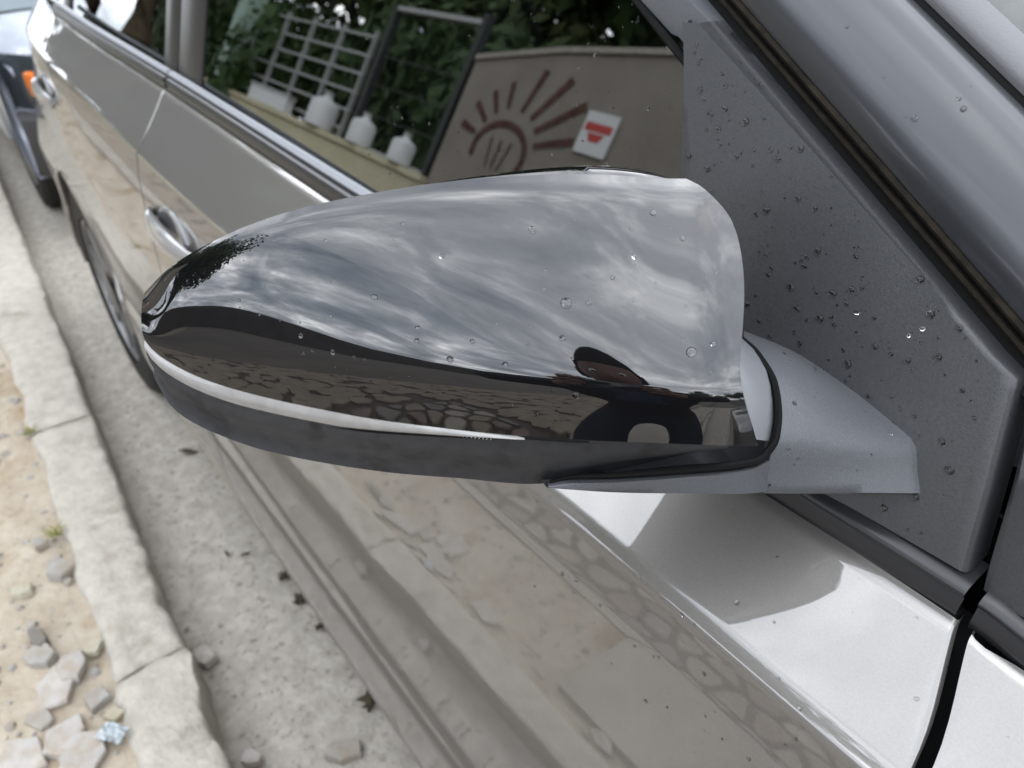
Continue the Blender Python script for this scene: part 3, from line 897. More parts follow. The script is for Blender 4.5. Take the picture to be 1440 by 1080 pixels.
# cabin
mb = MB(); mb.box(-2.6, .35, .09, 1.45, .26, .30); mb.build("cabin_floor", cabin_mat, car, smooth=False)
def seat(x, y, wdt, nm):
    mb = MB()
    rings = [[(x + .25 * ux, y + wdt * .5 * uy, z) for ux, uy in ((-1, -.8), (-.8, -1), (.8, -1), (1, -.8), (1, .8), (.8, 1), (-.8, 1), (-1, .8))] for z in (.34, .40, .56, .60)]
    mb.loft(rings, caps=True)
    rings = []
    for k in range(7):
        t = k / 6; xx = x - .20 - .22 * t; zz = .55 + .62 * t; hw = wdt * .5 * (1 - .15 * t)
        rings.append([(xx + a, y + hw * b_, zz) for a, b_ in ((-.06, -.8), (-.03, -1), (.06, -.9), (.07, 0), (.06, .9), (-.03, 1), (-.06, .8))])
    mb.loft(rings, caps=True)
    rings = []
    for k in range(4):
        t = k / 3; rings.append([(x - .44 + a, y + .13 * b_, 1.20 + .17 * t) for a, b_ in ((-.05, -.9), (.03, -1), (.05, 0), (.03, 1), (-.05, .9))])
    mb.loft(rings, caps=True)
    mb.build(nm, cabin_mat, car)
seat(-.75, .42, .50, "seat"); seat(-.75, 1.12, .50, "seat"); seat(-1.62, .77, 1.2, "rear_seat")
rows = [[(x, lerp(.10, 1.44, j / 10), z) for j in range(11)] for x, z in ((.30, .94), (.12, .955), (-.12, .93), (-.16, .88), (-.10, .70), (.0, .45))]
MB().grid(rows).build("dashboard", cabin_mat, car)
mb = MB(); n_ = 28
mb.tube([(-.33 + .06 * math.sin(2 * math.pi * k / n_), 1.12 + .18 * math.cos(2 * math.pi * k / n_), .88 + .17 * math.sin(2 * math.pi * k / n_)) for k in range(n_ + 1)], .014, 8, cap=False)
mb.box(-.34, -.28, 1.06, 1.18, .84, .90); mb.tube([(-.31, 1.12, .87), (-.05, 1.12, .80)], .03, 8); mb.tube([(-.33, .95, .88), (-.32, 1.29, .88)], .014, 6)
mb.build("steering_wheel", cabin_mat, car)
for s in (0, 1):                                   # inner door cards
    P = [[(lerp(-2.0, .1, i / 20), (gl_y(lerp(-2.0, .1, i / 20), .94) + .035 + d) if not s else 2 * YC - (gl_y(lerp(-2.0, .1, i / 20), .94) + .035 + d), z) for d, z in ((0, .95), (.03, .93), (.05, .8), (.04, .3))] for i in range(21)]
    MB().grid(P).build("door_card", cabin_mat, car)
rows = [[(x, lerp(.21, 1.33, j / 8), 1.415 + .03 * (1 - abs(2 * j / 8 - 1) ** 2)) for j in range(9)] for x in (-.8, -1.2, -1.8, -2.25)]
MB().grid(rows).build("headliner", mat("headliner", (.10, .095, .09), rough=.95), car)

# door handles: chrome-like painted pull over a dished cup
def handle(cx, cz, parent, mir=False):
    def sy(x, z): return side_y(x, z)
    L_ = .092
    rings = []
    for k in range(25):
        t = k / 24; x = cx + lerp(-L_, L_, t)
        sag = .013 * max(0.0, math.sin(math.pi * t)) ** .6
        hh = .019 * (math.sin(math.pi * min(max(t, .035), .965)) ** .35)
        th = .0105 * (math.sin(math.pi * min(max(t, .035), .965)) ** .4)
        z0 = cz + .012 * (.5 - t) * 1.0
        y0 = sy(x, z0) - .004 - sag
        ring = []
        for q_ in range(12):
            a = 2 * math.pi * q_ / 12
            y = y0 - th * math.cos(a); z = z0 + hh * math.sin(a)
            ring.append((x, y if not mir else 2 * YC - y, z))
        rings.append(ring)
    h_ = MB().loft(rings, caps=True).build("door_handle", mat("handle_paint_%d" % len(MATS), (.36, .355, .36), rough=.3, metal=.5, coat=1.0), parent)
    # cup
    P = []
    for i in range(13):
        row = []
        for j in range(9):
            u, v = lerp(-1, 1, i / 12), lerp(-1, 1, j / 8)
            x, z = cx + .01 + u * .066, cz + v * .034
            dd = max(0.0, 1 - u * u) * max(0.0, 1 - v * v)
            y = sy(x, z) - .0018 - .0 + .000 * dd
            row.append((x, y if not mir else 2 * YC - y, z))
        P.append(row)
    # an oval plate, slightly proud, dark in its centre
    rings = []
    for s_, d in ((1.0, .003), (.97, -.0012), (.90, -.0022), (.80, -.0012), (.6, .0), (.3, .0006)):
        ring = []
        for q_ in range(28):
            a = 2 * math.pi * q_ / 28
            x = cx + .005 + .064 * s_ * math.cos(a); z = cz + .036 * s_ * math.sin(a) 
            y = sy(x, z) - .0026 + d
            ring.append((x, y if not mir else 2 * YC - y, z))
        rings.append(ring)
    MB().loft(rings, caps=True).build("handle_cup", mat("cup_%d" % len(MATS), (.16, .16, .165), rough=.3, metal=.5, coat=.6), parent)
handle(-.985, .822, front_door)
handle(-1.86, .872, rear_door)
handle(-.985, .822, fd_l, True); handle(-1.86, .872, rd_l, True)

# ------------------------------------------------------------------ wing mirror
# bottom edge (B) and crest (T) of the painted cap, inboard to outboard
capB = [(-0.0607, -0.0602, 1.0095), (-0.0677, -0.0744, 1.0128), (-0.0765, -0.0921, 1.0169), (-0.0921, -0.1152, 1.0201), (-0.1055, -0.1324, 1.0215), (-0.1196, -0.1489, 1.0228), (-0.1344, -0.165, 1.0245), (-0.1459, -0.1769, 1.0259), (-0.1622, -0.1926, 1.0276), (-0.1772, -0.206, 1.0298), (-0.1932, -0.2194, 1.0322), (-0.2079, -0.2306, 1.0347), (-0.2183, -0.2379, 1.0373), (-0.229, -0.2448, 1.0416), (-0.2356, -0.2487, 1.046), (-0.2382, -0.2501, 1.0503)]
capT = [(-0.126, -0.012, 1.0944), (-0.1268, -0.03, 1.0968), (-0.1287, -0.0478, 1.0992), (-0.134, -0.0651, 1.1014), (-0.1397, -0.0822, 1.1047), (-0.1463, -0.0989, 1.1073), (-0.1535, -0.1154, 1.1088), (-0.1613, -0.1317, 1.1092), (-0.1696, -0.1476, 1.1089), (-0.1786, -0.1632, 1.1074), (-0.1882, -0.1784, 1.105), (-0.1984, -0.1932, 1.1015), (-0.2095, -0.2074, 1.0961), (-0.2215, -0.2209, 1.0883), (-0.2347, -0.2331, 1.0783), (-0.2499, -0.2425, 1.0649)]
def resamp(pts, n):
    pts = [Vector(p) for p in pts]
    d = [0]
    for a, b_ in zip(pts, pts[1:]): d.append(d[-1] + (b_ - a).length)
    sp = [Spl([(dd / d[-1], p[i]) for dd, p in zip(d, pts)]) for i in range(3)]
    return [Vector((sp[0](k / n), sp[1](k / n), sp[2](k / n))) for k in range(n + 1)]
NM = 60
CBF, CTF = resamp(capB, 240), resamp(capT, 240)
def at(arr, tau):
    q = min(max(tau, 0), 1) * 240; i = min(int(q), 239)
    return lerp(arr[i], arr[i + 1], q - i)
# section: fraction inward against fraction of height; the shoulder climbs towards the tip
sec = Spl([(0, 0), (.1, .006), (.2, .018), (.26, .034), (.32, .066), (.38, .11), (.5, .215), (.65, .37), (.8, .565), (.9, .725), (.96, .85), (1, 1)])
# where the cap is cut off at its inboard end
trim0 = Spl([(0, .060), (.05, .067), (.1, .0735), (.15, .080), (.2, .0865), (.25, .092), (.3, .0962), (.35, .098), (.4, .0975), (.45, .0952), (.5, .0925), (.55, .090), (.6, .0875), (.65, .0858), (.7, .085), (.75, .0857), (.8, .088), (.85, .093), (.9, .104), (.95, .125), (.98, .143), (1.0, .165)])
bs = [0, .02, .05] + [k / 24 for k in range(2, 22)] + [.895, .92, .94, .957, .972, .984, .993, 1.0]
def cap_pt(k, b_, inset=0.0):
    tau = lerp(trim0(min(max(b_, 0), 1)), 1.0, k / NM)
    B_, T_ = at(CBF, tau), at(CTF, tau)
    a = sec(b_ ** (.90 + .16 * tau)) if b_ > 0 else 0.0
    rw = min(1, max(0, (tau - .62) / .33)); rw = rw * rw * (3 - 2 * rw)          # rounder section towards the tip
    a = lerp(a, 1 - math.sqrt(max(0, 1 - b_ * b_)), rw * .16)
    p = Vector((lerp(B_.x, T_.x, a), lerp(B_.y, T_.y, a), lerp(B_.z, T_.z, b_)))
    if inset:
        cen = Vector((lerp(B_.x, T_.x, .9) - .01, lerp(B_.y, T_.y, .9) + .004, lerp(B_.z, T_.z, .35)))
        p += (cen - p).normalized() * inset
    return p
CB = [cap_pt(k, 0.0) for k in range(NM + 1)]
CT = [cap_pt(k, 1.0) for k in range(NM + 1)]
mirror_body = None
# housing behind and below the cap
lowL = resamp([(-.100, -.060, .985), (-.112, -.0987, .9865), (-.1275, -.1321, .9850), (-.1509, -.1633, .9892), (-.1665, -.1818, .9912), (-.1827, -.1999, .9944), (-.1998, -.2174, .9984), (-.2158, -.2321, 1.0036), (-.2375, -.2487, 1.0177), (-.244, -.2505, 1.029)], NM)
rearB = resamp([(-.175, -.035, .988), (-.19, -.09, .992), (-.205, -.14, .996), (-.225, -.19, 1.004), (-.245, -.225, 1.015), (-.2565, -.244, 1.034)], NM)
rearT = resamp([(-.176, -.012, 1.076), (-.178, -.030, 1.0860), (-.180, -.056, 1.0925), (-.183, -.082, 1.0958), (-.187, -.109, 1.0975), (-.190, -.128, 1.0985), (-.197, -.15, 1.0985), (-.21, -.18, 1.0955), (-.225, -.205, 1.088), (-.241, -.225, 1.076), (-.2545, -.239, 1.0605)], NM)
rings = []
for k in range(NM + 1):
    kh = lerp(2.2, NM, k / NM)
    q = [cap_pt(kh, 1.0) + Vector((-.001, .001, -.0030))]
    for b_ in (.92, .8, .65, .5, .35, .2, .08): q.append(cap_pt(kh, b_, .0030))
    B_ = CB[k]; Lw = lowL[k]
    q.append(cap_pt(kh, 0.0, .0030))
    q.append(lerp(cap_pt(kh, 0.0, .0012), Lw, .30) + Vector((.0015, -.0010, 0)))
    q.append(lerp(B_, Lw, .55) + Vector((.0005, -.0004, 0)))
    q.append(lerp(B_, Lw, .80) - Vector((.002, -.001, 0)))
    q.append(Lw)
    q.append(lerp(Lw, rearB[k], .35) + Vector((0, 0, -.003)))
    q.append(rearB[k])
    q.append(lerp(rearB[k], rearT[k], .5) + Vector((-.002, 0, 0)))
    q.append(rearT[k])
    q.append(lerp(rearT[k], cap_pt(k, 1.0), .5) + Vector((0, 0, -.0015)))
    rings.append(q)
mirror_body = MB().loft(rings, caps=True).build("side_mirror", dark_plastic, car, sharp=50)
mirror_body["label"] = "glossy black wing mirror with dark textured underside and white indicator strip"
# cap
P = [[cap_pt(k, b_) for b_ in bs] for k in range(NM + 1)]
cap_outer = P
inn = [[cap_pt(k, b_, .0026) for b_ in bs] for k in range(NM + 1)]
mb = MB()
nb = len(bs)
rows = []
for k in range(NM + 1):
    rows.append([inn[k][0]] + P[k] + [inn[k][-1] + Vector((-.002, 0, 0))])
first = [lerp(a, b_, .9) + Vector((0, .0006, 0)) for a, b_ in zip(rows[0], [inn[0][0]] + inn[0] + [inn[0][-1]])]
edge = [a + Vector((0, .0010, 0)) for a in rows[0]]
rows = [[v for v in first], ] + rows
mb.grid(rows)
cap = mb.build("mirror_cap", gloss_black, mirror_body, sharp=55)
# lip of the housing above the cap
rings = []
for k in range(0, 31):
    a = rearT[k]; b_ = CT[k]
    base = lerp(b_, a, .42)
    t = min(1, k / 30); hgt = .0022 * math.sin(math.pi * min(1, (k + 4) / 36)) 
    rings.append([lerp(b_, a, .18) + Vector((0, 0, -.004)), lerp(b_, a, .24) + Vector((0, 0, hgt * .35)), base + Vector((0, 0, hgt)), lerp(b_, a, .9) + Vector((0, 0, hgt * .9)), a + Vector((-.002, 0, -.002)), a + Vector((-.001, 0, -.012))])
MB().loft(rings, closed=False).build("housing_lip", gloss_black, mirror_body, sharp=60)
# indicator lens: a slim strip under the cap that ends in a point
rows = []
for k in range(22, NM + 1):
    t = (k - 22) / (NM - 22)
    hgt = .0090 * min(1, (t * 2.2)) ** .75 * (1 - .25 * max(0, t - .75) / .25)
    B_ = cap_pt(k, 0.0); Lw = lowL[k]
    d = (Lw - B_); d.normalize()
    outw = Vector((B_.x - CT[k].x, B_.y - CT[k].y, 0)).normalized()
    row = []
    for q_ in range(7):
        s_ = q_ / 6
        bulge = .0016 * math.sin(math.pi * s_) + .0002
        row.append(B_ + d * (hgt * s_) + outw * bulge + Vector((0, 0, -.0003)))
    row = [B_ - outw * .004] + row + [B_ + d * hgt - outw * .004]
    rows.append(row)
MB().grid(rows).build("turn_signal", lens_mat, mirror_body, sharp=60)
# moulded dots on the lens
for q_ in range(9):
    k = 25; t0 = q_ / 8
    B_ = lerp(cap_pt(25, 0), cap_pt(28, 0), t0); d = (lowL[25] - B_).normalized(); ow = Vector((B_.x - CT[25].x, B_.y - CT[25].y, 0)).normalized()
    for r_ in range(2):
        c_ = B_ + d * (.0016 + .0013 * r_) + ow * .0012
        mb = MB(); rr = [[c_ + Vector((math.cos(a) * .0004 * s_, math.sin(a) * .0004 * s_ * .6, math.sin(a) * .0004 * s_)) + ow * hz for a in [2 * math.pi * z_ / 6 for z_ in range(6)]] for s_, hz in ((1, -.0004), (.9, .0002), (.3, .0003))]
        mb.loft(rr, caps=True).build("lens_mark", chrome, mirror_body)
# shade in the gap between lens and housing, drawn as a thin black tube
path = []
for k in range(16, NM + 1):
    t = max(0, (k - 22) / (NM - 22)); hgt = .0090 * min(1, (t * 2.2)) ** .75 * (1 - .25 * max(0, t - .75) / .25)
    B_ = cap_pt(k, 0.0); d = (lowL[k] - B_).normalized(); ow = Vector((B_.x - CT[k].x, B_.y - CT[k].y, 0)).normalized()
    path.append(B_ + d * (hgt + .0006) - ow * .0002)
MB().tube(path, .0009, 6).build("lens_gap_shade", rubber, mirror_body)
# mirror glass at the back
rows = [[lerp(rearB[k], rearT[k], t) + Vector((-.0045 - .002 * math.sin(math.pi * t), 0, 0)) for t in (.10, .3, .5, .7, .9)] for k in range(5, NM - 4)]
MB().grid(rows).build("mirror_glass", mat("mirror_silver", (.85, .86, .87), rough=.02, metal=1.0), mirror_body, fix=False)

# foot that carries the mirror on the sail panel
def on_sail(x, z, d=0.0): return Vector((x, gl_y(x, z) - .002 + d, z))
contact = [on_sail(-.146, .998), on_sail(-.118, .9985), on_sail(-.090, .995), on_sail(-.058, .9875), on_sail(-.045, .983), on_sail(-.0395, .973), on_sail(-.034, .964)]
arc = [Vector(p) for p in [(-0.1235, -0.012, 1.0127), (-0.1069, -0.022, 1.0154), (-0.0936, -0.03, 1.0136), (-0.0855, -0.036, 1.0079), (-0.0804, -0.041, 1.0008), (-0.0774, -0.0465, 0.9932), (-0.0765, -0.0475, 0.9814), (-0.0749, -0.0475, 0.9693)]]
cn, an = resamp(contact, 24), resamp(arc, 24)
rows = []
for i in range(25):
    s_ = i / 24; row = []
    for j in range(17):
        t = j / 16
        p = lerp(cn[i], an[i], t)
        up = .006 * math.sin(math.pi * t) * math.sin(math.pi * min(1, s_ * 1.15))
        p = p + Vector((.35, -.35, .75)) * up
        if s_ > .66:                                     # front face stands upright below a soft edge
            pass
        row.append(p)
    # turned edges
    row = [cn[i] + Vector((0, .012, 0))] + row + [an[i] + Vector((-.006, .004, -.001))]
    rows.append(row)
bot = [r_ + Vector((-.012, .002, -.0025)) for r_ in rows[-1]]
bot2 = [r_ + Vector((-.10, .004, .002)) for r_ in rows[-1]]
rows += [[p + Vector((-.002, .0, -.0022)) for p in rows[-1]], bot, bot2]
foot = MB().grid(rows).build("mirror_foot", satin, mirror_body, sharp=60)
# the foot's strip that runs on below the housing
tip_top = resamp([(-.0768, -.0473, .9860), (-.0775, -.056, .9862), (-.0925, -.090, .9897), (-.1035, -.112, .9920), (-.118, -.1295, .9910), (-.1225, -.1355, .9900)], 20)
tip_bot = resamp([(-.0749, -.0475, .9693), (-.0762, -.056, .9727), (-.092, -.090, .9815), (-.1040, -.112, .9860), (-.1180, -.1310, .9888), (-.1225, -.1362, .9894)], 20)
rows = []
for i in range(21):
    a, b_ = tip_top[i], tip_bot[i]
    f_ = Vector((.0012, -.0008, 0)) * min(1, i / 10)
    rows.append([a + Vector((-.0030, .002, -.0020)), a + Vector((-.0012, .0008, -.0004)), a + f_, lerp(a, b_, .5) + f_ * 1.2, b_ + f_, b_ + Vector((-.003, .001, -.002)), b_ + Vector((-.05, .015, .0))])
MB().grid(rows).build("foot_strip", satin, mirror_body, sharp=60)
# end of the housing seen inside the arc
rows = []
ctr = [Vector((-.128, -.030, 1.030)), Vector((-.108, -.046, 1.026)), Vector((-.098, -.056, 1.016)), Vector((-.091, -.060, 1.005)), Vector((-.088, -.062, .996))]
edge_o = [p + Vector((-.0025, .0005, .0012)) for p in resamp(arc[:6], 8)]
c2 = resamp(ctr, 8)
rows = [[lerp(c2[i], edge_o[i], t) + Vector((.0, -.003, .003)) * math.sin(math.pi * t) for t in [j / 8 for j in range(9)]] for i in range(9)]
MB().grid(rows).build("pivot_cover", mat("pivot_satin", (.15, .154, .162), rough=.38, spec=.6, bump=.25, bscale=1400), mirror_body)
# dark joint between housing and foot
joint = [(-0.1286, -0.006, 1.0098), (-0.1066, -0.0225, 1.0157), (-0.0933, -0.0305, 1.0139), (-0.0852, -0.0365, 1.0083), (-0.0801, -0.0415, 1.0012), (-0.0773, -0.0468, 0.9941), (-0.0777, -0.053, 0.9895), (-0.0818, -0.062, 0.9884), (-0.0935, -0.09, 0.9923), (-0.1045, -0.112, 0.9942), (-0.118, -0.128, 0.9925), (-0.1225, -0.1345, 0.9903)]
jp = resamp(joint, 60)
MB().tube(jp, [lerp(.0014, .0019, min(1, k / 20)) if k < 40 else lerp(.0019, .0007, (k - 40) / 20) for k in range(61)], 8).build("pivot_gap", rubber, mirror_body)

# ------------------------------------------------------------------ rain drops
def drop_mesh(n=10, m_=4, h=.55, skew=0):
    v, f = [], []
    for j in range(m_):
        t = j / m_; r_ = math.cos(t * math.pi / 2) ** .75; z = h * math.sin(t * math.pi / 2)
        for k in range(n):
            a = 2 * math.pi * k / n
            wob = 1 + .05 * math.sin(2 * a + skew) + .025 * math.sin(3 * a + 2 * skew)
            v.append((r_ * wob * math.cos(a), r_ * wob * math.sin(a) * (1 + .12 * skew), z - .02))
    v.append((0, 0, h))
    for j in range(m_ - 1):
        for k in range(n):
            f.append((j * n + k, j * n + (k + 1) % n, (j + 1) * n + (k + 1) % n, (j + 1) * n + k))
    for k in range(n): f.append(((m_ - 1) * n + k, (m_ - 1) * n + (k + 1) % n, m_ * n))
    f.append(tuple(range(n))[::-1])
    return v, f
DV = []
for k in range(4):
    v, f = drop_mesh(14, 5, .62, skew=k * .4)
    me = raw_mesh(v, f, True, "drop"); me.materials.append(water); DV.append(me)
LV, LF = drop_mesh(6, 2)
def surf_frame(p, n):
    n = n.normalized(); a = n.cross(Vector((0, 0, 1)))
    if a.length < 1e-3: a = Vector((1, 0, 0))
    a.normalize(); return Matrix((a, n.cross(a), n)).transposed().to_4x4()
def rain(objs_parent, bvh_obj, samples, rnd):
    """samples: list of (point near the surface, radius); big ones are single drops, the tiny ones one mesh"""
    me = bvh_obj.data
    bvh = BVHTree.FromPolygons([v.co.copy() for v in me.vertices], [tuple(p.vertices) for p in me.polygons])
    tiny = MB(); big = 0; done = []
    for p, r_ in samples:
        hit, n, idx, d = bvh.find_nearest(p)
        if hit is None or d > .02: continue
        if n.dot(CAM - hit) < 0: n = -n
        if any((hit - q_).length < (r_ + r2_) * 1.25 for q_, r2_ in done): continue
        done.append((hit, r_))
        M_ = surf_frame(hit, n)
        if r_ >= .00085:
            o = bpy.data.objects.new("water_droplet", rnd.choice(DV)); COL.objects.link(o)
            o.parent = objs_parent
            o.matrix_local = Matrix.Translation(hit) @ M_ @ Matrix.Rotation(rnd.uniform(0, 6), 4, 'Z') @ Matrix.Diagonal((r_ * rnd.uniform(.85, 1.15), r_ * rnd.uniform(.85, 1.2), r_ * rnd.uniform(.8, 1.1), 1))
            big += 1
        else:
            tiny.add([hit + (M_ @ (Vector(v) * r_)) for v in LV], LF)
    if tiny.v:
        tag(tiny.build("fine_droplets", water, objs_parent, fix=False), kind="stuff")
rd = random.Random(21)
def size(rnd, lo=.00035, hi=.0016, pw=2.6): return lo + (hi - lo) * rnd.random() ** pw
# sail panel: dense, thicker towards its middle
S = []
while len(S) < 620:
    z = rd.uniform(.945, 1.135); xa, xb = sail_rear_x(z), sail_front_x(z)
    if xb - xa < .01: continue
    x = rd.uniform(xa + .004, xb - .004)
    dens = .45 + .8 * math.exp(-((x + .095) / .05) ** 2 - ((z - 1.02) / .035) ** 2)
    if rd.random() < dens: S.append((Vector((x, gl_y(x, z) - .004, z)), size(rd, .00025, .0020, 3.8)))
rain(front_door, sail, S, rd)
# mirror cap
S = []
for _ in range(70):
    k = rd.randrange(3, NM - 8); b_ = rd.uniform(.12, .93)
    S.append((cap_pt(k, b_), size(rd, .00035, .0013, 2.2)))
for k, b_, r_ in ((17, .58, .0021), (5, .42, .0019), (8, .9, .0012), (30, .42, .0011), (38, .35, .0011), (22, .34, .0011)):
    S.append((cap_pt(k, b_), r_))
rain(mirror_body, cap, S, rd)
# foot
S = [(lerp(rd.choice(cn), rd.choice(an), rd.random()), size(rd, .0003, .0011)) for _ in range(24)]
rain(mirror_body, foot, S, rd)
# door skin and pillar
S = []
for _ in range(120):
    x = rd.uniform(-.24, .015); z = rd.uniform(zc(x) - .09, zb(x) - .003)
    S.append((Vector((x, side_y(x, z), z)), size(rd, .0003, .0014, 3)))
rain(front_door, front_door, S, rd)
S = []
for _ in range(40):
    x = rd.uniform(.02, .09); z = rd.uniform(zc(x) - .05, zb(x) - .003)
    S.append((Vector((x, side_y(x, z), z)), size(rd, .0004, .0018, 2)))
rain(fender, fender, S, rd)
# windscreen pillar
S = []
for _ in range(46):
    u_ = rd.uniform(-.4, 1.1); t_ = rd.uniform(.08, .9)
    S.append((base0 + gdir * u_ + off * t_ + out_n * .012, size(rd, .0003, .0014, 2.6)))
rain(car_pillar, car_pillar, S, rd)
# glass
S = []
for _ in range(240):
    z = rd.uniform(.98, 1.16); x = rd.uniform(-.62, min(-.215, frame_x(z)) - .01)
    S.append((Vector((x, gl_y(x, z), z)), size(rd, .0003, .0010, 3)))
rain(front_door, gfd, S, rd)

# ------------------------------------------------------------------ litter on the sidewalk and in the gutter
FR = [((-1.113, -.458, .106), .060, .040, .022, .3, 1, "greyish tile fragment half sunk in sand beside a pale one"),
      ((-1.054, -.419, .110), .062, .044, .020, -.5, 0, "pale pointed tile fragment lying on a bigger slab"),
      ((-1.027, -.451, .104), .090, .056, .022, -.45, 0, "long pale slab fragment at the head of the tile heap"),
      ((-.963, -.401, .104), .036, .040, .018, .2, 1, "small upright grey tile chip next to the kerb stone"),
      ((-.979, -.483, .103), .052, .036, .020, .2, 1, "grey tile chip left of the square tile"),
      ((-.925, -.455, .105), .074, .058, .022, -.75, 0, "square pale tile fragment in the middle of the heap"),
      ((-.871, -.437, .105), .080, .062, .022, -.7, 0, "pale tile fragment nearest the camera by the kerb"),
      ((-.929, -.516, .103), .090, .060, .020, .1, 0, "broad pale tile at the outer edge of the heap"),
      ((-.914, -.385, .103), .026, .028, .016, .4, 2, "cream yellow tile chip against the kerb"),
      ((-1.077, -.382, .104), .030, .030, .016, .9, 2, "cream chip at the far end of the heap"),
      ((-1.016, -.228, .018), .048, .036, .024, .25, 0, "lone pale square stone lying in the gutter"),
      ((-1.05, -.250, .016), .020, .017, .014, .6, 2, "tiny cream pebble at the kerb foot beside the square stone"),
      ((-.684, -.106, .016), .060, .036, .022, 1.2, 1, "grey stone in the gutter close to the door sill"),
      ((-.767, -.23, .016), .034, .026, .018, .5, 0, "small white stone in the gutter by the kerb foot"),
      ((-1.157, -.454, .108), .062, .024, .022, .1, 3, "dark tile sliver behind the heap"),
      ((-1.325, -.395, .100), .058, .042, .030, .4, 1, "rounded tan lump of mortar beside the kerb"),
      ((-1.308, -.46, .100), .040, .030, .02, 1.1, 2, "cream rubble piece beyond the tile heap"),
      ((-1.43, -.41, .100), .030, .026, .018, .1, 1, "small grey rubble piece near a weed tuft"),
      ((-.72, -.44, .106), .085, .06, .022, .3, 0, "big pale tile fragment alone toward the car front"),
      ((-.40, -.43, .106), .06, .045, .02, .8, 1, "grey tile fragment beside the kerb below the mirror"),
      ((-1.9, -.47, .104), .06, .05, .03, .8, 2, "cream rubble block far along the sandy strip")]
for k, (loc, sx, sy, th, rz, mi, lb) in enumerate(FR):
    fragment((loc[0], loc[1], loc[2] - .004), sx, sy, th * .85, rz, tile_mats[mi], lb, "broken tiles on the sandy strip", (random.uniform(-.12, .12), random.uniform(-.12, .12)), k)
# crumpled wrapper
mb = MB(); P = []
for i in range(9):
    P.append([(lerp(-.021, .021, i / 8), lerp(-.014, .014, j / 6), .006 + .008 * noise.noise(Vector((i * .9, j * .9, 2.2)))) for j in range(7)])
mb.grid(P); mb.grid([[(a, b_, c - .0015) for a, b_, c in r_] for r_ in P])
o = mb.build("crumpled_wrapper", mat("foil_blue", (.36, .41, .43), rough=.5, var=(.46, .48, .48), vscale=60), smooth=False)
o.location = (-.874, -.393, .108); o.rotation_euler = (0, 0, .7)
tag(o, "small pale blue crumpled wrapper beside the tile heap", "wrapper")
LFS = [((-1.672, -.052, .012), .026, .9, "long dry leaf in the gutter ahead of the rear tyre"), ((-1.224, -.069, .012), .012, .2, "small dark leaf bit alone in mid gutter"), ((-1.107, -.026, .012), .015, 1.4, "farthest of three dark leaf clumps by the sill"),
       ((-1.029, -.028, .012), .016, .5, "middle one of three dark leaf clumps by the sill"), ((-.942, -.022, .012), .014, 2.2, "nearest of three dark leaf clumps by the sill"), ((-.742, -.025, .014), .024, .4, "large dark leaf clump close to the sill"), ((-1.25, -.10, .012), .010, .4, "tiny dark twig bit in the gutter")]
for k, (loc, s_, rz, lb) in enumerate(LFS):
    r_ = random.Random(k + 50); mb = MB()
    for q_ in range(1 if k in (0, 1, 6) else 4):
        a0 = r_.uniform(0, 6.28) if k else 0
        M_ = Matrix.Translation((r_.uniform(-.3, .3) * s_ * (q_ > 0), r_.uniform(-.3, .3) * s_ * (q_ > 0), q_ * .002)) @ Matrix.Rotation(a0, 4, 'Z') @ Matrix.Rotation(r_.uniform(-.5, .5), 4, 'X')
        vs_ = [M_ @ Vector((s_ * (-1 + 2 * i / 6), sg * s_ * .32 * math.sin(math.pi * min(max(i / 6, .02), .98)), .004 * math.sin(i) + (.004 if sg == 0 else 0))) for i in range(7) for sg in (-1, 0, 1)]
        mb.add(vs_, [(i * 3 + j, i * 3 + j + 1, (i + 1) * 3 + j + 1, (i + 1) * 3 + j) for i in range(6) for j in range(2)])
    o = mb.build("dry_leaf", dry_leaf, smooth=False); o.location = loc; o.rotation_euler = (0, 0, rz)
    tag(o, lb, "leaf", "dark leaves in the gutter")
# fine rubble
mb = MB(); r_ = random.Random(77)
def pebble(x, y, z, s):
    a0 = r_.random() * 6
    vs_ = [(x + s * math.cos(a0 + k * 1.257) * r_.uniform(.7, 1.2), y + s * math.sin(a0 + k * 1.257) * r_.uniform(.7, 1.2), z) for k in range(5)] + [(x + s * .6 * math.cos(a0 + k * 1.257), y + s * .6 * math.sin(a0 + k * 1.257), z + s * r_.uniform(.5, .9)) for k in range(5)]
    mb.add(vs_, [(k, (k + 1) % 5, 5 + (k + 1) % 5, 5 + k) for k in range(5)] + [(5, 6, 7, 8, 9)])
for _ in range(1500):
    x = r_.uniform(-3.6, .8); y = r_.uniform(-.68, kerb_back(x) - .005)
    pebble(x, y, dirt_z(x, y) - .001, r_.uniform(.002, .006) if r_.random() < .85 else r_.uniform(.006, .014))
tag(mb.build("rubble", tile_mats[1], smooth=False, fix=False), "fine rubble and grit strewn over the sandy strip", "rubble", kind="stuff")
mb = MB()
for _ in range(500):
    x = r_.uniform(-3.2, .5); y = kerb_front(x) + abs(r_.gauss(0, .12)) + .005
    pebble(x, y, .003, r_.uniform(.0012, .004))
tag(mb.build("grit", tile_mats[0], smooth=False, fix=False), "fine grit scattered along the cement gutter", "grit", kind="stuff")
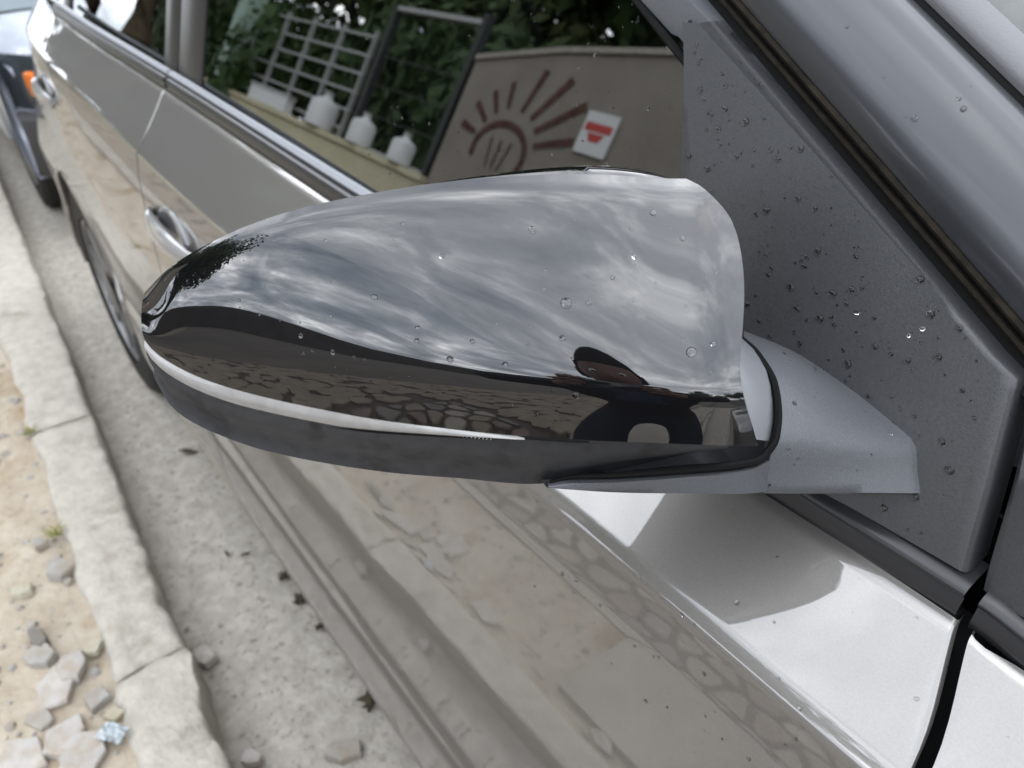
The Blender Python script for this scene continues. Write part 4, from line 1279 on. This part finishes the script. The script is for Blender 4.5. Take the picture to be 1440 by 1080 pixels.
# weed tufts in the kerb joints
for k, (x, y, z, n_, s_, lb) in enumerate(((-1.435, -.378, .10, 26, .03, "small yellowish weed tuft behind the kerb stone"), (-1.03, -.243, .012, 16, .022, "tiny weed tuft at the kerb joint by the lone stone"), (-1.93, -.235, .012, 18, .022, "low weed tuft at the kerb foot near the rear tyre"),
                                           (-1.87, -.36, .10, 24, .028, "flat weed tuft at the back of a kerb joint"), (-2.95, -.34, .10, 30, .035, "far weed tuft at the back of the kerb"))):
    mb = MB(); r2 = random.Random(k)
    for _ in range(n_):
        a = r2.uniform(0, 6.28); l_ = s_ * r2.uniform(.4, 1); d = Vector((math.cos(a), math.sin(a), 0)); b_ = Vector((r2.uniform(-.4, .4) * s_, r2.uniform(-.4, .4) * s_, 0)); sd_ = Vector((-d.y, d.x, 0)) * .0016
        mb.add([b_ - sd_, b_ + sd_, b_ + d * l_ * .5 + sd_ + Vector((0, 0, l_ * .5)), b_ + d * l_ * .5 - sd_ + Vector((0, 0, l_ * .5)), b_ + d * l_ + Vector((0, 0, l_ * .55))], [(0, 1, 2, 3), (3, 2, 4)])
    o = mb.build("weed_tuft", weed_mat, smooth=False, fix=False); o.location = (x, y, z)
    tag(o, lb, "weed", "weeds along the kerb")

# ------------------------------------------------------------------ frontage across the sidewalk (seen in the glass and paint)
WY = -2.6
P = []
def wall_top(x): return interp([-4.22, -3.4, -2.6, -1.9], [1.88, 2.03, 2.12, 2.16], x)
wl = MB()
xs = [lerp(-4.2, -1.95, k / 14) for k in range(15)]
fr = [[(x, WY + .004 * noise.noise(Vector((x, z * 3, 0))), lerp(.06, wall_top(x), z)) for z in [j / 10 for j in range(11)]] for x in xs]
bk = [[(x, WY - .16, lerp(.06, wall_top(x), z)) for z in [j / 10 for j in range(11)]] for x in xs]
wl.grid(fr); wl.grid(bk)
wl.grid([[a[-1], b_[-1]] for a, b_ in zip(fr, bk)]); wl.grid([fr[0], bk[0]]); wl.grid([fr[-1], bk[-1]])
wall = wl.build("rendered_wall", wall_mat, sharp=40)
tag(wall, "tall beige rendered wall with a dark red painted sun", "wall")
cop = MB(); cop.loft([[(x, WY + .02, wall_top(x) + .002), (x, WY + .02, wall_top(x) + .035), (x, WY - .18, wall_top(x) + .035), (x, WY - .18, wall_top(x) + .002)] for x in xs], caps=True)
cop.build("coping", concrete, wall, smooth=False)
# painted sun: half disc outline, face strokes and rays
def stroke(mb, pts, w0, w1):
    pts = [Vector((p[0], WY + .0085, p[1])) for p in pts]
    for i in range(len(pts) - 1):
        a, b_ = pts[i], pts[i + 1]; d = (b_ - a).normalized(); n_ = Vector((-d.z, 0, d.x))
        wa = lerp(w0, w1, i / max(1, len(pts) - 1)) / 2; wb = lerp(w0, w1, (i + 1) / max(1, len(pts) - 1)) / 2
        mb.add([a - n_ * wa, a + n_ * wa, b_ + n_ * wb, b_ - n_ * wb], [(0, 1, 2, 3)])
sb_ = MB()
sx0, sz0 = -3.62, 1.42
stroke(sb_, [(sx0 + .25 * math.cos(R(a)), sz0 - .04 + .18 * math.sin(R(a))) for a in range(-25, 206, 15)], .045, .045)
for a, r0, r1, wd in ((18, .30, .62, .05), (36, .30, .70, .055), (55, .30, .66, .055), (76, .28, .58, .05), (104, .28, .46, .045), (125, .27, .44, .045), (146, .27, .46, .05), (168, .29, .46, .05)):
    c_, s_ = math.cos(R(a)), math.sin(R(a))
    stroke(sb_, [(sx0 + r * c_ * 1.0, sz0 - .02 + r * s_ * .92) for r in (r0, lerp(r0, r1, .5), r1)], wd * .7, wd)
for q_ in (-.10, .0, .10): stroke(sb_, [(sx0 + q_, sz0 + .04), (sx0 + q_ * .6, sz0 - .14)], .018, .012)
sb_.build("painted_sun", paint_red, wall, smooth=False, fix=False)
# sign on the wall
sg = empty("wall_sign", (-2.88, WY + .012, 1.54), "small white notice board with red print on the beige wall", "sign")
MB().box(-3.005, -2.765, WY + .008, WY + .020, 1.53, 1.76).build("board", white_mat, sg, smooth=False)
MB().box(-2.985, -2.785, WY + .0205, WY + .0225, 1.655, 1.70).build("red_band", red_mat, sg, smooth=False)
pm_ = MB().add([(-2.95, WY + .0222, 1.645), (-2.82, WY + .0222, 1.645), (-2.85, WY + .0222, 1.60), (-2.92, WY + .0222, 1.60)], [(0, 1, 2, 3)]).build("emblem", red_mat, sg, smooth=False, fix=False)
# low cream wall with a steel grille
lw = MB(); lw.box(-16, -4.21, WY - .14, WY + .02, .05, 1.03); low_wall = lw.build("low_wall", yellow_wall, smooth=False)
tag(low_wall, "low cream painted wall below the steel grille", "wall")
MB().box(-16, -4.215, WY - .17, WY + .05, 1.032, 1.075).build("coping", yellow_wall, low_wall, smooth=False)
gr = empty("fence_grille", (-6.85, WY - .06, 1.076), "pale steel bar grille standing on the low cream wall", "fence")
for k in range(6): MB().box(-8.0, -5.68, WY - .075, WY - .055, 1.14 + k * .15, 1.16 + k * .15).build("rail", steel_mat, gr, smooth=False)
for k in range(5): MB().box(-8.0 + k * .57, -7.975 + k * .57, WY - .08, WY - .045, 1.076, 1.95).build("bar", steel_mat, gr, smooth=False)
gf = empty("gate_frame", (-4.9, WY - .05, 1.076), "open dark steel frame with cross wires next to the beige wall", "frame")
for x0, x1, z0, z1 in ((-5.55, -5.49, 1.076, 2.16), (-4.36, -4.30, 1.076, 2.2), (-5.49, -4.36, 2.125, 2.16), (-5.49, -4.36, 1.076, 1.10)):
    MB().box(x0, x1, WY - .09, WY - .03, z0, z1).build("frame_bar", dark_steel if x1 - x0 < .5 else steel_mat, gf, smooth=False)
for k in range(3): MB().box(-5.49, -4.36, WY - .066, WY - .054, 1.33 + k * .22, 1.338 + k * .22).build("cross_wire", dark_steel, gf, smooth=False)
gp_ = empty("green_post", (-8.3, WY - .05, .08), "pale green square post at the end of the grille", "post")
MB().box(-8.42, -8.17, WY - .12, WY + .06, .08, 2.12).build("shaft", green_post_mat, gp_, smooth=False)
MB().box(-8.46, -8.13, WY - .16, WY + .10, 2.122, 2.18).build("post_cap", green_post_mat, gp_, smooth=False)
def jug(x, y, z, s_, lb):
    e_ = empty("water_jug", (x, y, z), lb, "jug", "white jugs on the low wall")
    prof = [(.9, 0), (1, .03), (1, .62), (.9, .72), (.45, .80), (.3, .84), (.3, .93)]
    rings = [[(x + s_ * .42 * r_ * math.copysign(abs(math.cos(a)) ** .6, math.cos(a)), y + s_ * .34 * r_ * math.copysign(abs(math.sin(a)) ** .6, math.sin(a)), z + s_ * h_) for a in [2 * math.pi * k / 16 for k in range(16)]] for r_, h_ in prof]
    MB().loft(rings, caps=True).build("body", white_mat, e_)
    MB().loft([[(x + s_ * r_ * math.cos(2 * math.pi * k / 12), y + s_ * r_ * math.sin(2 * math.pi * k / 12), z + s_ * h_) for k in range(12)] for r_, h_ in ((.15, .932), (.15, 1.0), (.13, 1.01))], caps=True).build("cap", steel_mat, e_)
jug(-5.98, WY + .0, 1.076, .30, "white jug in front of the steel grille"); jug(-5.27, WY + .0, 1.076, .25, "white jug in front of the open dark frame, near its middle"); jug(-4.60, WY + .02, 1.076, .22, "white jug at the frame end beside the beige wall")
wb = empty("white_crate", (-7.0, WY, 1.076), "white box standing before the grille on the low wall", "box")
MB().box(-7.45, -6.6, WY - .03, WY + .04, 1.077, 1.20).build("box_body", white_mat, wb, smooth=False)
MB().box(-7.47, -6.58, WY - .035, WY + .045, 1.202, 1.23).build("box_lid", steel_mat, wb, smooth=False)

# ------------------------------------------------------------------ trees
def crown_mesh(seed, rx, rz, n_leaf, leaf):
    r_ = random.Random(seed); mb = MB()
    lobes = []
    for _ in range(15):
        d = Vector((r_.gauss(0, 1), r_.gauss(0, 1), r_.gauss(0, .8))).normalized() * r_.uniform(.35, .8)
        lobes.append((d, r_.uniform(.26, .46)))
    for _ in range(n_leaf):
        c_, s_ = r_.choice(lobes)
        d = Vector((r_.gauss(0, 1), r_.gauss(0, 1), r_.gauss(0, 1))).normalized() * s_ * r_.uniform(.55, 1.05)
        p = c_ + d; p = Vector((p.x * rx, p.y * rx, p.z * rz))
        n_ = (d.normalized() + Vector((r_.uniform(-.8, .8), r_.uniform(-.8, .8), r_.uniform(-.3, .9)))).normalized()
        a = n_.cross(Vector((r_.uniform(-1, 1), r_.uniform(-1, 1), r_.uniform(-1, 1)))).normalized(); b_ = n_.cross(a)
        l_ = leaf * r_.uniform(.6, 1.35)
        mb.add([p - a * l_, p - b_ * l_ * .45, p + a * l_, p + b_ * l_ * .45], [(0, 1, 2, 3)])
    return raw_mesh(mb.v, mb.f, False, "crown")
def trunk_mesh(seed, h, r0, rx):
    r_ = random.Random(seed); mb = MB()
    pts = [Vector((0, 0, 0))]
    for k in range(6): pts.append(pts[-1] + Vector((r_.uniform(-.1, .1), r_.uniform(-.1, .1), h / 6)))
    mb.tube(pts, [r0 * (1.25 if k == 0 else 1 - .09 * k) for k in range(7)], 10)
    for _ in range(7):
        p = pts[r_.randrange(3, 7)]; a = r_.uniform(0, 6.28)
        e_ = p + Vector((math.cos(a) * rx * .6, math.sin(a) * rx * .6, rx * r_.uniform(.4, .9)))
        mb.tube([p, lerp(p, e_, .5) + Vector((0, 0, .15)), e_], [r0 * .45, r0 * .3, r0 * .1], 6)
    return mesh_from(mb.v, mb.f, True, "trunk")
CM = [crown_mesh(1, 2.3, 2.0, 5200, .12), crown_mesh(2, 2.6, 2.4, 5200, .13), crown_mesh(5, 1.9, 1.5, 4600, .10)]
TM = [trunk_mesh(1, 2.6, .17, 2.0), trunk_mesh(2, 3.0, .2, 2.3), trunk_mesh(5, 1.9, .12, 1.6)]
for k, me in enumerate(CM): me.materials.append(leaf_a if k != 1 else leaf_b)
for me in TM: me.materials.append(bark)
TR = [(-10.5, -5.2, 0, 1.3, "broad tree behind the grille, above the green post"), (-7.4, -5.0, 1, .95, "olive tree directly behind the steel grille"), (-4.9, -5.4, 0, 1.05, "dark tree behind the open dark frame"),
      (-2.4, -5.0, 2, 1.05, "low dark tree peeping over the beige wall by the sign"), (-3.6, -8.6, 1, 1.3, "big olive tree rising behind the beige wall"),
      (-14.5, -5.0, 1, 1.6, "olive tree at the far end of the low wall"), (-19, -4.6, 0, 1.7, "tree standing past the low wall behind the second car"),
      (24, -13, 1, 1.3, "olive tree by the ochre house ahead"), (24, 9, 0, 1.4, "dark tree ahead on the far road side"), (33, -4, 0, 1.3, "farthest dark tree ahead on the near side"), (38, 6, 1, 1.3, "farthest olive tree straight ahead"),
      (-8, 18.5, 0, 1.2, "tree across the road behind the grey house"), (-24, 10, 1, 1.3, "olive tree across the road far behind"),
      (-9.45, -1.95, 0, 1.3, "street tree on the sidewalk beside the green post, its crown overhanging"), (-13.2, -1.8, 1, 1.3, "farther street tree on the sidewalk behind the second car")]
BU = [(-12.4, "bush at the green post, left of the grille"), (-10.2, "bush behind the low wall beyond the post"), (-8.2, "bush behind the left end of the grille"), (-6.6, "bush behind the right half of the grille"), (-5.0, "bush behind the open dark frame")]
for k, (x, lb) in enumerate(BU):
    t_ = empty("garden_bush", (x, -3.75, .08), lb, "bush", "bushes behind the low wall")
    o = bpy.data.objects.new("crown", CM[2]); COL.objects.link(o); o.parent = t_; o.location = (0, 0, 1.35)
    o = bpy.data.objects.new("stem", TM[2]); COL.objects.link(o); o.parent = t_; o.scale = (.7, .7, .7)
    t_.rotation_euler = (0, 0, k * 2.3); t_.scale = (.72, .55, 1.0)
for k, (x, y, kd, s_, lb) in enumerate(TR):
    t_ = empty("leafy_tree", (x, y, 0), lb, "tree", "trees along the street")
    h_ = (2.6, 3.0, 1.9)[kd]
    for nm, me, z in (("trunk", TM[kd], 0), ("crown", CM[kd], h_ + 1.0)):
        o = bpy.data.objects.new(nm, me); COL.objects.link(o); o.parent = t_; o.location = (0, 0, z)
    t_.rotation_euler = (0, 0, k * 1.7); t_.scale = (s_, s_, s_)

# ------------------------------------------------------------------ houses across the road and down the street
def house(x0, x1, y0, y1, h, mt, lb, face):
    e_ = empty("house", ((x0 + x1) / 2, (y0 + y1) / 2, 0), lb, "house", "houses along the street")
    MB().box(x0, x1, y0, y1, -.02, h).build("wall", mt, e_, smooth=False)
    xm = (y0 + y1) / 2
    rf = MB(); rf.add([(x0 - .4, y0 - .4, h), (x1 + .4, y0 - .4, h), (x1 + .4, y1 + .4, h), (x0 - .4, y1 + .4, h), (x0 - .4, xm, h + 1.6), (x1 + .4, xm, h + 1.6)], [(0, 1, 5, 4), (3, 4, 5, 2), (0, 4, 3), (1, 2, 5), (0, 3, 2, 1)])
    rf.build("roof", roof_mat, e_, smooth=False)
    n_ = int((x1 - x0) / 2.4)
    for k in range(n_):
        xc = x0 + (k + .5) * (x1 - x0) / n_
        f_ = y0 - .03 if face < 0 else y1 + .03
        if k == n_ // 2:
            MB().box(xc - .5, xc + .5, min(f_, f_ + .06 * -face), max(f_, f_ + .06 * -face), 0, 2.1).build("door", bark, e_, smooth=False)
        else:
            wn = MB().box(xc - .65, xc + .65, min(f_, f_ - .06 * face), max(f_, f_ - .06 * face), .95, 2.1).build("window", white_mat, e_, smooth=False)
            for q_ in (-.31, .31): MB().box(xc + q_ - .27, xc + q_ + .27, f_ + .012 * face - .01, f_ + .012 * face + .01, 1.02, 2.03).build("pane", window_mat, wn, smooth=False)
fw_ = MB().box(-30, 42, -15.2, -15, 0, 1.75).build("lot_wall", mat("dark_block_wall", (.10, .095, .09), rough=.95, var=(.07, .066, .06), vscale=1.5), smooth=False); tag(fw_, "dark block wall closing the open lot far away", "wall")
house(-13, -3, 9.2, 16, 3.2, house_a, "long grey house across the road with a tiled roof", -1)
house(6, 14, 9.6, 16, 3.4, house_b, "ochre house across the road ahead of the car", -1)
house(19, 28, -14, -8.5, 3.6, house_b, "ochre house set back ahead on the near side", 1)
house(42, 52, -3, 3.5, 4.0, house_a, "grey house closing the far end of the street", -1)
sheet("far_sidewalk", cement_mat, -90, 90, 7.5, 9.0, .09)
sheet("near_sidewalk", lot_mat, 4.0, 60, -2.6, -.75, .092)
sheet("near_gutter", lot_mat, 5.0, 90, -.75, .7, .0)

# ------------------------------------------------------------------ car parked behind
bc = empty("parked_car", (-5.3, .85, 0), "pale blue car with dark lamp and orange indicator parked behind the silver car", "car")
BY = .80
def brow(x, z, hw, rnd=3.0, n=18, drop=.10):
    return [(x - .30 * abs(2 * j / n - 1) ** 4 * (1 if x > -4 else 0), BY + hw * (2 * j / n - 1), z - drop * abs(2 * j / n - 1) ** rnd) for j in range(n + 1)]
rows = [brow(-3.32, .66, .76, drop=.02), brow(-3.34, .70, .77, drop=.03), brow(-3.40, .735, .785, drop=.035), brow(-3.7, .775, .80, drop=.035), brow(-4.0, .80, .80, drop=.03), brow(-4.28, .815, .80, drop=.025)]
MB().grid(rows).build("bonnet", pale_paint, bc)
rows = [brow(-4.30, .82, .77, drop=.02), brow(-4.62, 1.02, .70, drop=.02), brow(-4.95, 1.26, .60, drop=.02), brow(-5.05, 1.31, .58, drop=.02)]
MB().grid(rows).build("windscreen", mat("screen_pale", (.10, .13, .14), rough=.02, spec=.6, ior=1.8), bc)
MB().grid([brow(-4.27, .813, .79, drop=.02), brow(-4.31, .822, .785, drop=.02)]).build("wiper_cowl", rubber, bc)
rows = [brow(-5.05, 1.32, .59, drop=.02), brow(-5.4, 1.37, .61, drop=.03), brow(-6.4, 1.35, .60, drop=.03), brow(-6.9, 1.28, .58, drop=.03)]
MB().grid(rows).build("roof", pale_paint, bc)
for s in (-1, 1):
    P = []
    for k in range(41):
        x = lerp(-3.62, -7.3, k / 40); zt = interp([-7.3, -4.3, -3.7, -3.3], [.88, .79, .745, .66], x); zl = .24
        for xw in (-4.05, -6.45):
            d = abs(x - xw)
            if d < .35: zl = max(zl, .29 + math.sqrt(.35 ** 2 - d * d))
        P.append([(x, BY + s * (.80 + dd), lerp(zt, zl, t)) for t, dd in ((0, .0), (.05, .012), (.3, .03), (.6, .035), (.85, .02), (1, .0), (1, -.1))])
    MB().grid(P).build("side", pale_paint, bc)
    P = [[(lerp(-4.35, -6.9, k / 10), BY + s * .79, .80 + .005), (lerp(-5.05, -6.7, k / 10), BY + s * .61, 1.31)] for k in range(11)]
    MB().grid(P).build("side_glass", window_mat, bc)
    for xw in (-4.05, -6.45):
        wh = MB(); wh.loft([[(xw + r_ * math.cos(a), BY + s * (.79 - d), .29 + r_ * math.sin(a)) for d, r_ in ((.02, .0), (.02, .18), (.0, .2), (.0, .27), (.02, .29), (.16, .29), (.18, .2))] for a in [2 * math.pi * k / 32 for k in range(33)]], closed=False)
        wheel_o = wh.build("wheel", tyre_mat, bc)
        MB().loft([[(xw + r_ * math.cos(a), BY + s * (.785 - d), .29 + r_ * math.sin(a)) for d, r_ in ((.012, .03), (.012, .13), (-.004, .18))] for a in [2 * math.pi * k / 24 for k in range(25)]], closed=False).build("hubcap", rim_mat, wheel_o)
    # lamps
    rings = [[(-3.40 - .30 * t ** 2.2 + dx, BY + s * lerp(.50, .79, t), z) for t in [k / 10 for k in range(11)]] for z, dx in ((.72, -.03), (.70, 0), (.60, .025), (.52, .02), (.50, -.03))]
    MB().grid(rings).build("headlamp", window_mat, bc)
    rings = [[(-3.385 - .26 * t ** 2.2 + dx, BY + s * lerp(.65, .745, t), z) for t in [.1 * k + .0 for k in range(11)]] for z, dx in ((.665, -.05), (.655, .0), (.615, .018), (.575, .0), (.57, -.05))]
    MB().grid(rings).build("indicator", orange_lens, bc)
MB().grid([brow(x, z, .80, drop=.0) for x, z in ((-3.33, .51), (-3.26, .49), (-3.24, .42), (-3.25, .33), (-3.30, .26), (-3.45, .22))]).build("bumper", mat("bumper_grey", (.035, .035, .036), rough=.6), bc)
MB().grid([brow(x, z, .60, drop=.0) for x, z in ((-3.33, .68), (-3.31, .6), (-3.33, .52))]).build("grille", void, bc)
MB().box(-7.3, -3.5, BY - .7, BY + .7, .2, .30).build("underbody", void, bc, smooth=False)
rows = [brow(-6.9, 1.27, .58), brow(-7.25, .9, .72), brow(-7.35, .7, .76), brow(-7.35, .35, .76), brow(-7.2, .24, .74)]
MB().grid(rows).build("tail", pale_paint, bc)

# ------------------------------------------------------------------ the photographer (seen mirrored in the glossy cap)
def skinned(name, verts, edges, radii, mt, parent, root=0, sub=2):
    me = bpy.data.meshes.new(name); me.from_pydata(verts, edges, [])
    o = bpy.data.objects.new(name, me); COL.objects.link(o)
    sk = o.modifiers.new("skin", 'SKIN')
    for i, r_ in enumerate(radii):
        r2 = r_ if isinstance(r_, tuple) else (r_, r_)
        me.skin_vertices[0].data[i].radius = r2
        me.skin_vertices[0].data[i].use_root = (i == root)
    sb2 = o.modifiers.new("sub", 'SUBSURF'); sb2.levels = sub; sb2.render_levels = sub
    dg = bpy.context.evaluated_depsgraph_get()
    m2 = bpy.data.meshes.new_from_object(o.evaluated_get(dg))
    bpy.data.objects.remove(o)
    for p in m2.polygons: p.use_smooth = True
    m2.materials.clear()
    for mm in (mt if isinstance(mt, list) else [mt]): m2.materials.append(mm)
    return link(name, m2, None, parent)
px, py, pz = .60, -.40, .11
pers = empty("person", (px, py, pz), "crouching person in dark jacket and trousers holding up a phone", "person")
fwd = Vector((-.958, .285, 0)); rgt = Vector((.285, .958, 0))
def PP(f_, r_, z): 
    v = Vector((px, py, pz)) + fwd * f_ + rgt * r_; return (v.x, v.y, z + pz)
V = [PP(-.14, 0, .58), PP(-.09, 0, .69), PP(-.01, 0, .83), PP(.05, 0, .95), PP(.09, 0, 1.01), PP(.12, 0, 1.06),            # 0-5 pelvis .. neck
     PP(-.13, -.10, .54), PP(.18, -.15, .40), PP(-.07, -.13, .07), PP(-.13, .10, .54), PP(.18, .15, .40), PP(-.07, .13, .07),   # 6-11 legs
     PP(.05, -.18, .95), PP(.10, -.37, .92), PP(.26, -.13, .95), PP(.05, .18, .95), PP(.10, .35, .92), PP(.26, .13, .95),   # 12-17 arms
     PP(.06, -.14, .035), PP(.06, .14, .035)]
E_ = [(0, 1), (1, 2), (2, 3), (3, 4), (4, 5), (0, 6), (6, 7), (7, 8), (0, 9), (9, 10), (10, 11), (3, 12), (12, 13), (13, 14), (3, 15), (15, 16), (16, 17), (8, 18), (11, 19)]
Rr = [(.15, .11), (.14, .10), (.165, .11), (.14, .09), (.06, .06), (.05, .05), .085, .062, .045, .085, .062, .045, .068, .048, .032, .068, .048, .032, .038, .038]
body = skinned("body", V, E_, Rr, [jacket, denim, shirt_blue, skin_mat], pers)
for p in body.data.polygons:
    c_ = p.center; z = c_.z - pz; rl = (Vector(c_) - Vector((px, py, 0))).dot(rgt); fl = (Vector(c_) - Vector((px, py, 0))).dot(fwd)
    p.material_index = 1 if z < .58 else (3 if (z > 1.015 and abs(rl) < .1) or fl > .35 else (2 if abs(rl) < .05 and fl > .06 and z < .97 else 0))
# head with face, ears and hair
hc = Vector(PP(.15, 0, 1.105))
mb = MB(); rings = []
tilt = Matrix.Rotation(R(-12), 3, rgt)
for j in range(17):
    t = math.pi * j / 16; z = .118 * math.cos(t); ring = []
    for k in range(24):
        a = 2 * math.pi * k / 24; f_ = math.cos(a); s_ = math.sin(a)
        rad = math.sin(t)
        ff = .098 * rad * f_; ss = .076 * rad * s_ * (1 - .18 * max(0, -z / .118))
        if f_ > .9: ff += .018 * math.exp(-((z + .012) / .02) ** 2) * ((f_ - .9) / .1)             # nose
        if f_ > .6: ff -= .007 * math.exp(-((z - .012) / .012) ** 2) * (abs(s_) > .2)                 # eye sockets
        if f_ > .8: ff += .005 * math.exp(-((z + .055) / .008) ** 2)                                  # lips
        ring.append(hc + tilt @ (fwd * ff + rgt * ss + Vector((0, 0, z))))
    rings.append(ring)
mb.loft(rings)
mb.build("head", skin_mat, pers)
mb = MB(); rings = []
for j in range(10):
    t = math.pi * .62 * j / 9; z = .125 * math.cos(t); ring = []
    for k in range(24):
        a = 2 * math.pi * k / 24; f_ = math.cos(a); s_ = math.sin(a); rad = math.sin(t)
        cutf = 1.0 if f_ < .35 else max(.0, 1.0 - (0 if z > .055 else .25))
        ring.append(hc + tilt @ (fwd * (.104 * rad * f_ * cutf - .004) + rgt * .083 * rad * s_ + Vector((0, 0, z if f_ < .35 else max(z, .055)))))
    rings.append(ring)
mb.loft(rings); mb.build("hair", hair_mat, pers)
for s in (-1, 1):
    mb = MB(); mb.loft([[hc + tilt @ (fwd * (-.005 + .018 * math.cos(a) * q_) + rgt * s * (.074 + .012 * d) + Vector((0, 0, -.005 + .032 * math.sin(a) * q_))) for a in [2 * math.pi * k / 12 for k in range(12)]] for q_, d in ((1, 0), (1, 1), (.6, .8), (.3, .3))], caps=True)
    mb.build("ear", skin_mat, pers)
    for_e = hc + tilt @ (fwd * .083 + rgt * s * .030 + Vector((0, 0, .012)))
    mb = MB(); mb.loft([[for_e + Vector((.011 * math.sin(t) * math.cos(a), .011 * math.sin(t) * math.sin(a), .011 * math.cos(t))) for a in [2 * math.pi * k / 10 for k in range(10)]] for t in [math.pi * j / 6 for j in range(7)]])
    mb.build("eye", white_mat, pers)
    mb = MB(); pc_ = for_e + tilt @ (fwd * .0108); mb.add([pc_ + tilt @ (rgt * .005 * math.cos(2 * math.pi * k / 10) + Vector((0, 0, .005 * math.sin(2 * math.pi * k / 10)))) for k in range(10)], [tuple(range(10))]); mb.build("pupil", hair_mat, pers)
# phone just behind the viewpoint, held at its short ends
pc = Vector(PP(.30, 0, .985))
ph = empty("phone", tuple(pc), "black phone held level in both hands of the crouching person", "phone")
Mp = Matrix.Identity(4)
for i in range(3): Mp[i][0] = rgt[i]; Mp[i][1] = (0, 0, 1)[i]; Mp[i][2] = -fwd[i]; Mp[i][3] = pc[i]
off_ph = Matrix.Identity(4)
mb = MB(); MP2 = Mp @ off_ph
rr = []
for zz, ins in ((.0, .003), (.0012, .0), (.0072, .0), (.0084, .003)):
    ring = []
    for k in range(32):
        a = 2 * math.pi * k / 32; cx_, cy_ = math.cos(a), math.sin(a)
        ring.append(MP2 @ Vector(((.080 - ins) * math.copysign(abs(cx_) ** .28, cx_), (.0375 - ins) * math.copysign(abs(cy_) ** .28, cy_), zz)))
    rr.append(ring)
mb.loft(rr, caps=True).build("case", gloss_black, ph)
# hands: palm and five fingers closed round the ends of the phone
for s in (-1, 1):
    def H(x, y, z): 
        v = MP2 @ Vector((x, y, z)); return (v.x, v.y, v.z)
    wr = Vector(V[14] if s < 0 else V[17])
    palm = Vector(H(s * .098, -.030, .034)); pl2 = Vector(H(s * .099, -.004, .016))
    vs_ = [tuple(wr), tuple(lerp(wr, palm, .5)), tuple(palm), tuple(pl2)]; es_ = [(0, 1), (1, 2), (2, 3)]; rs_ = [.030, .027, (.030, .017), (.028, .013)]
    skinned("hand", vs_, es_, rs_, skin_mat, pers, root=0)
    for q_, (yy, ln) in enumerate(((.030, .052), (.012, .058), (-.006, .054), (-.023, .044))):
        b0 = H(s * .099, yy - .006, .014); m1 = H(s * .098, yy, -.009); m2_ = H(s * (.098 - ln * .42), yy, -.0105); m3 = H(s * (.098 - ln * .85), yy, -.0098)
        skinned("finger", [b0, m1, m2_, m3], [(0, 1), (1, 2), (2, 3)], [.0095, .0088, .0082, .0070], skin_mat, pers, sub=1)
    skinned("thumb", [H(s * .094, -.034, .030), H(s * .084, -.030, .021), H(s * .066, -.016, .0165), H(s * .052, -.006, .0155)], [(0, 1), (1, 2), (2, 3)], [.012, .0105, .0095, .008], skin_mat, pers, sub=1)
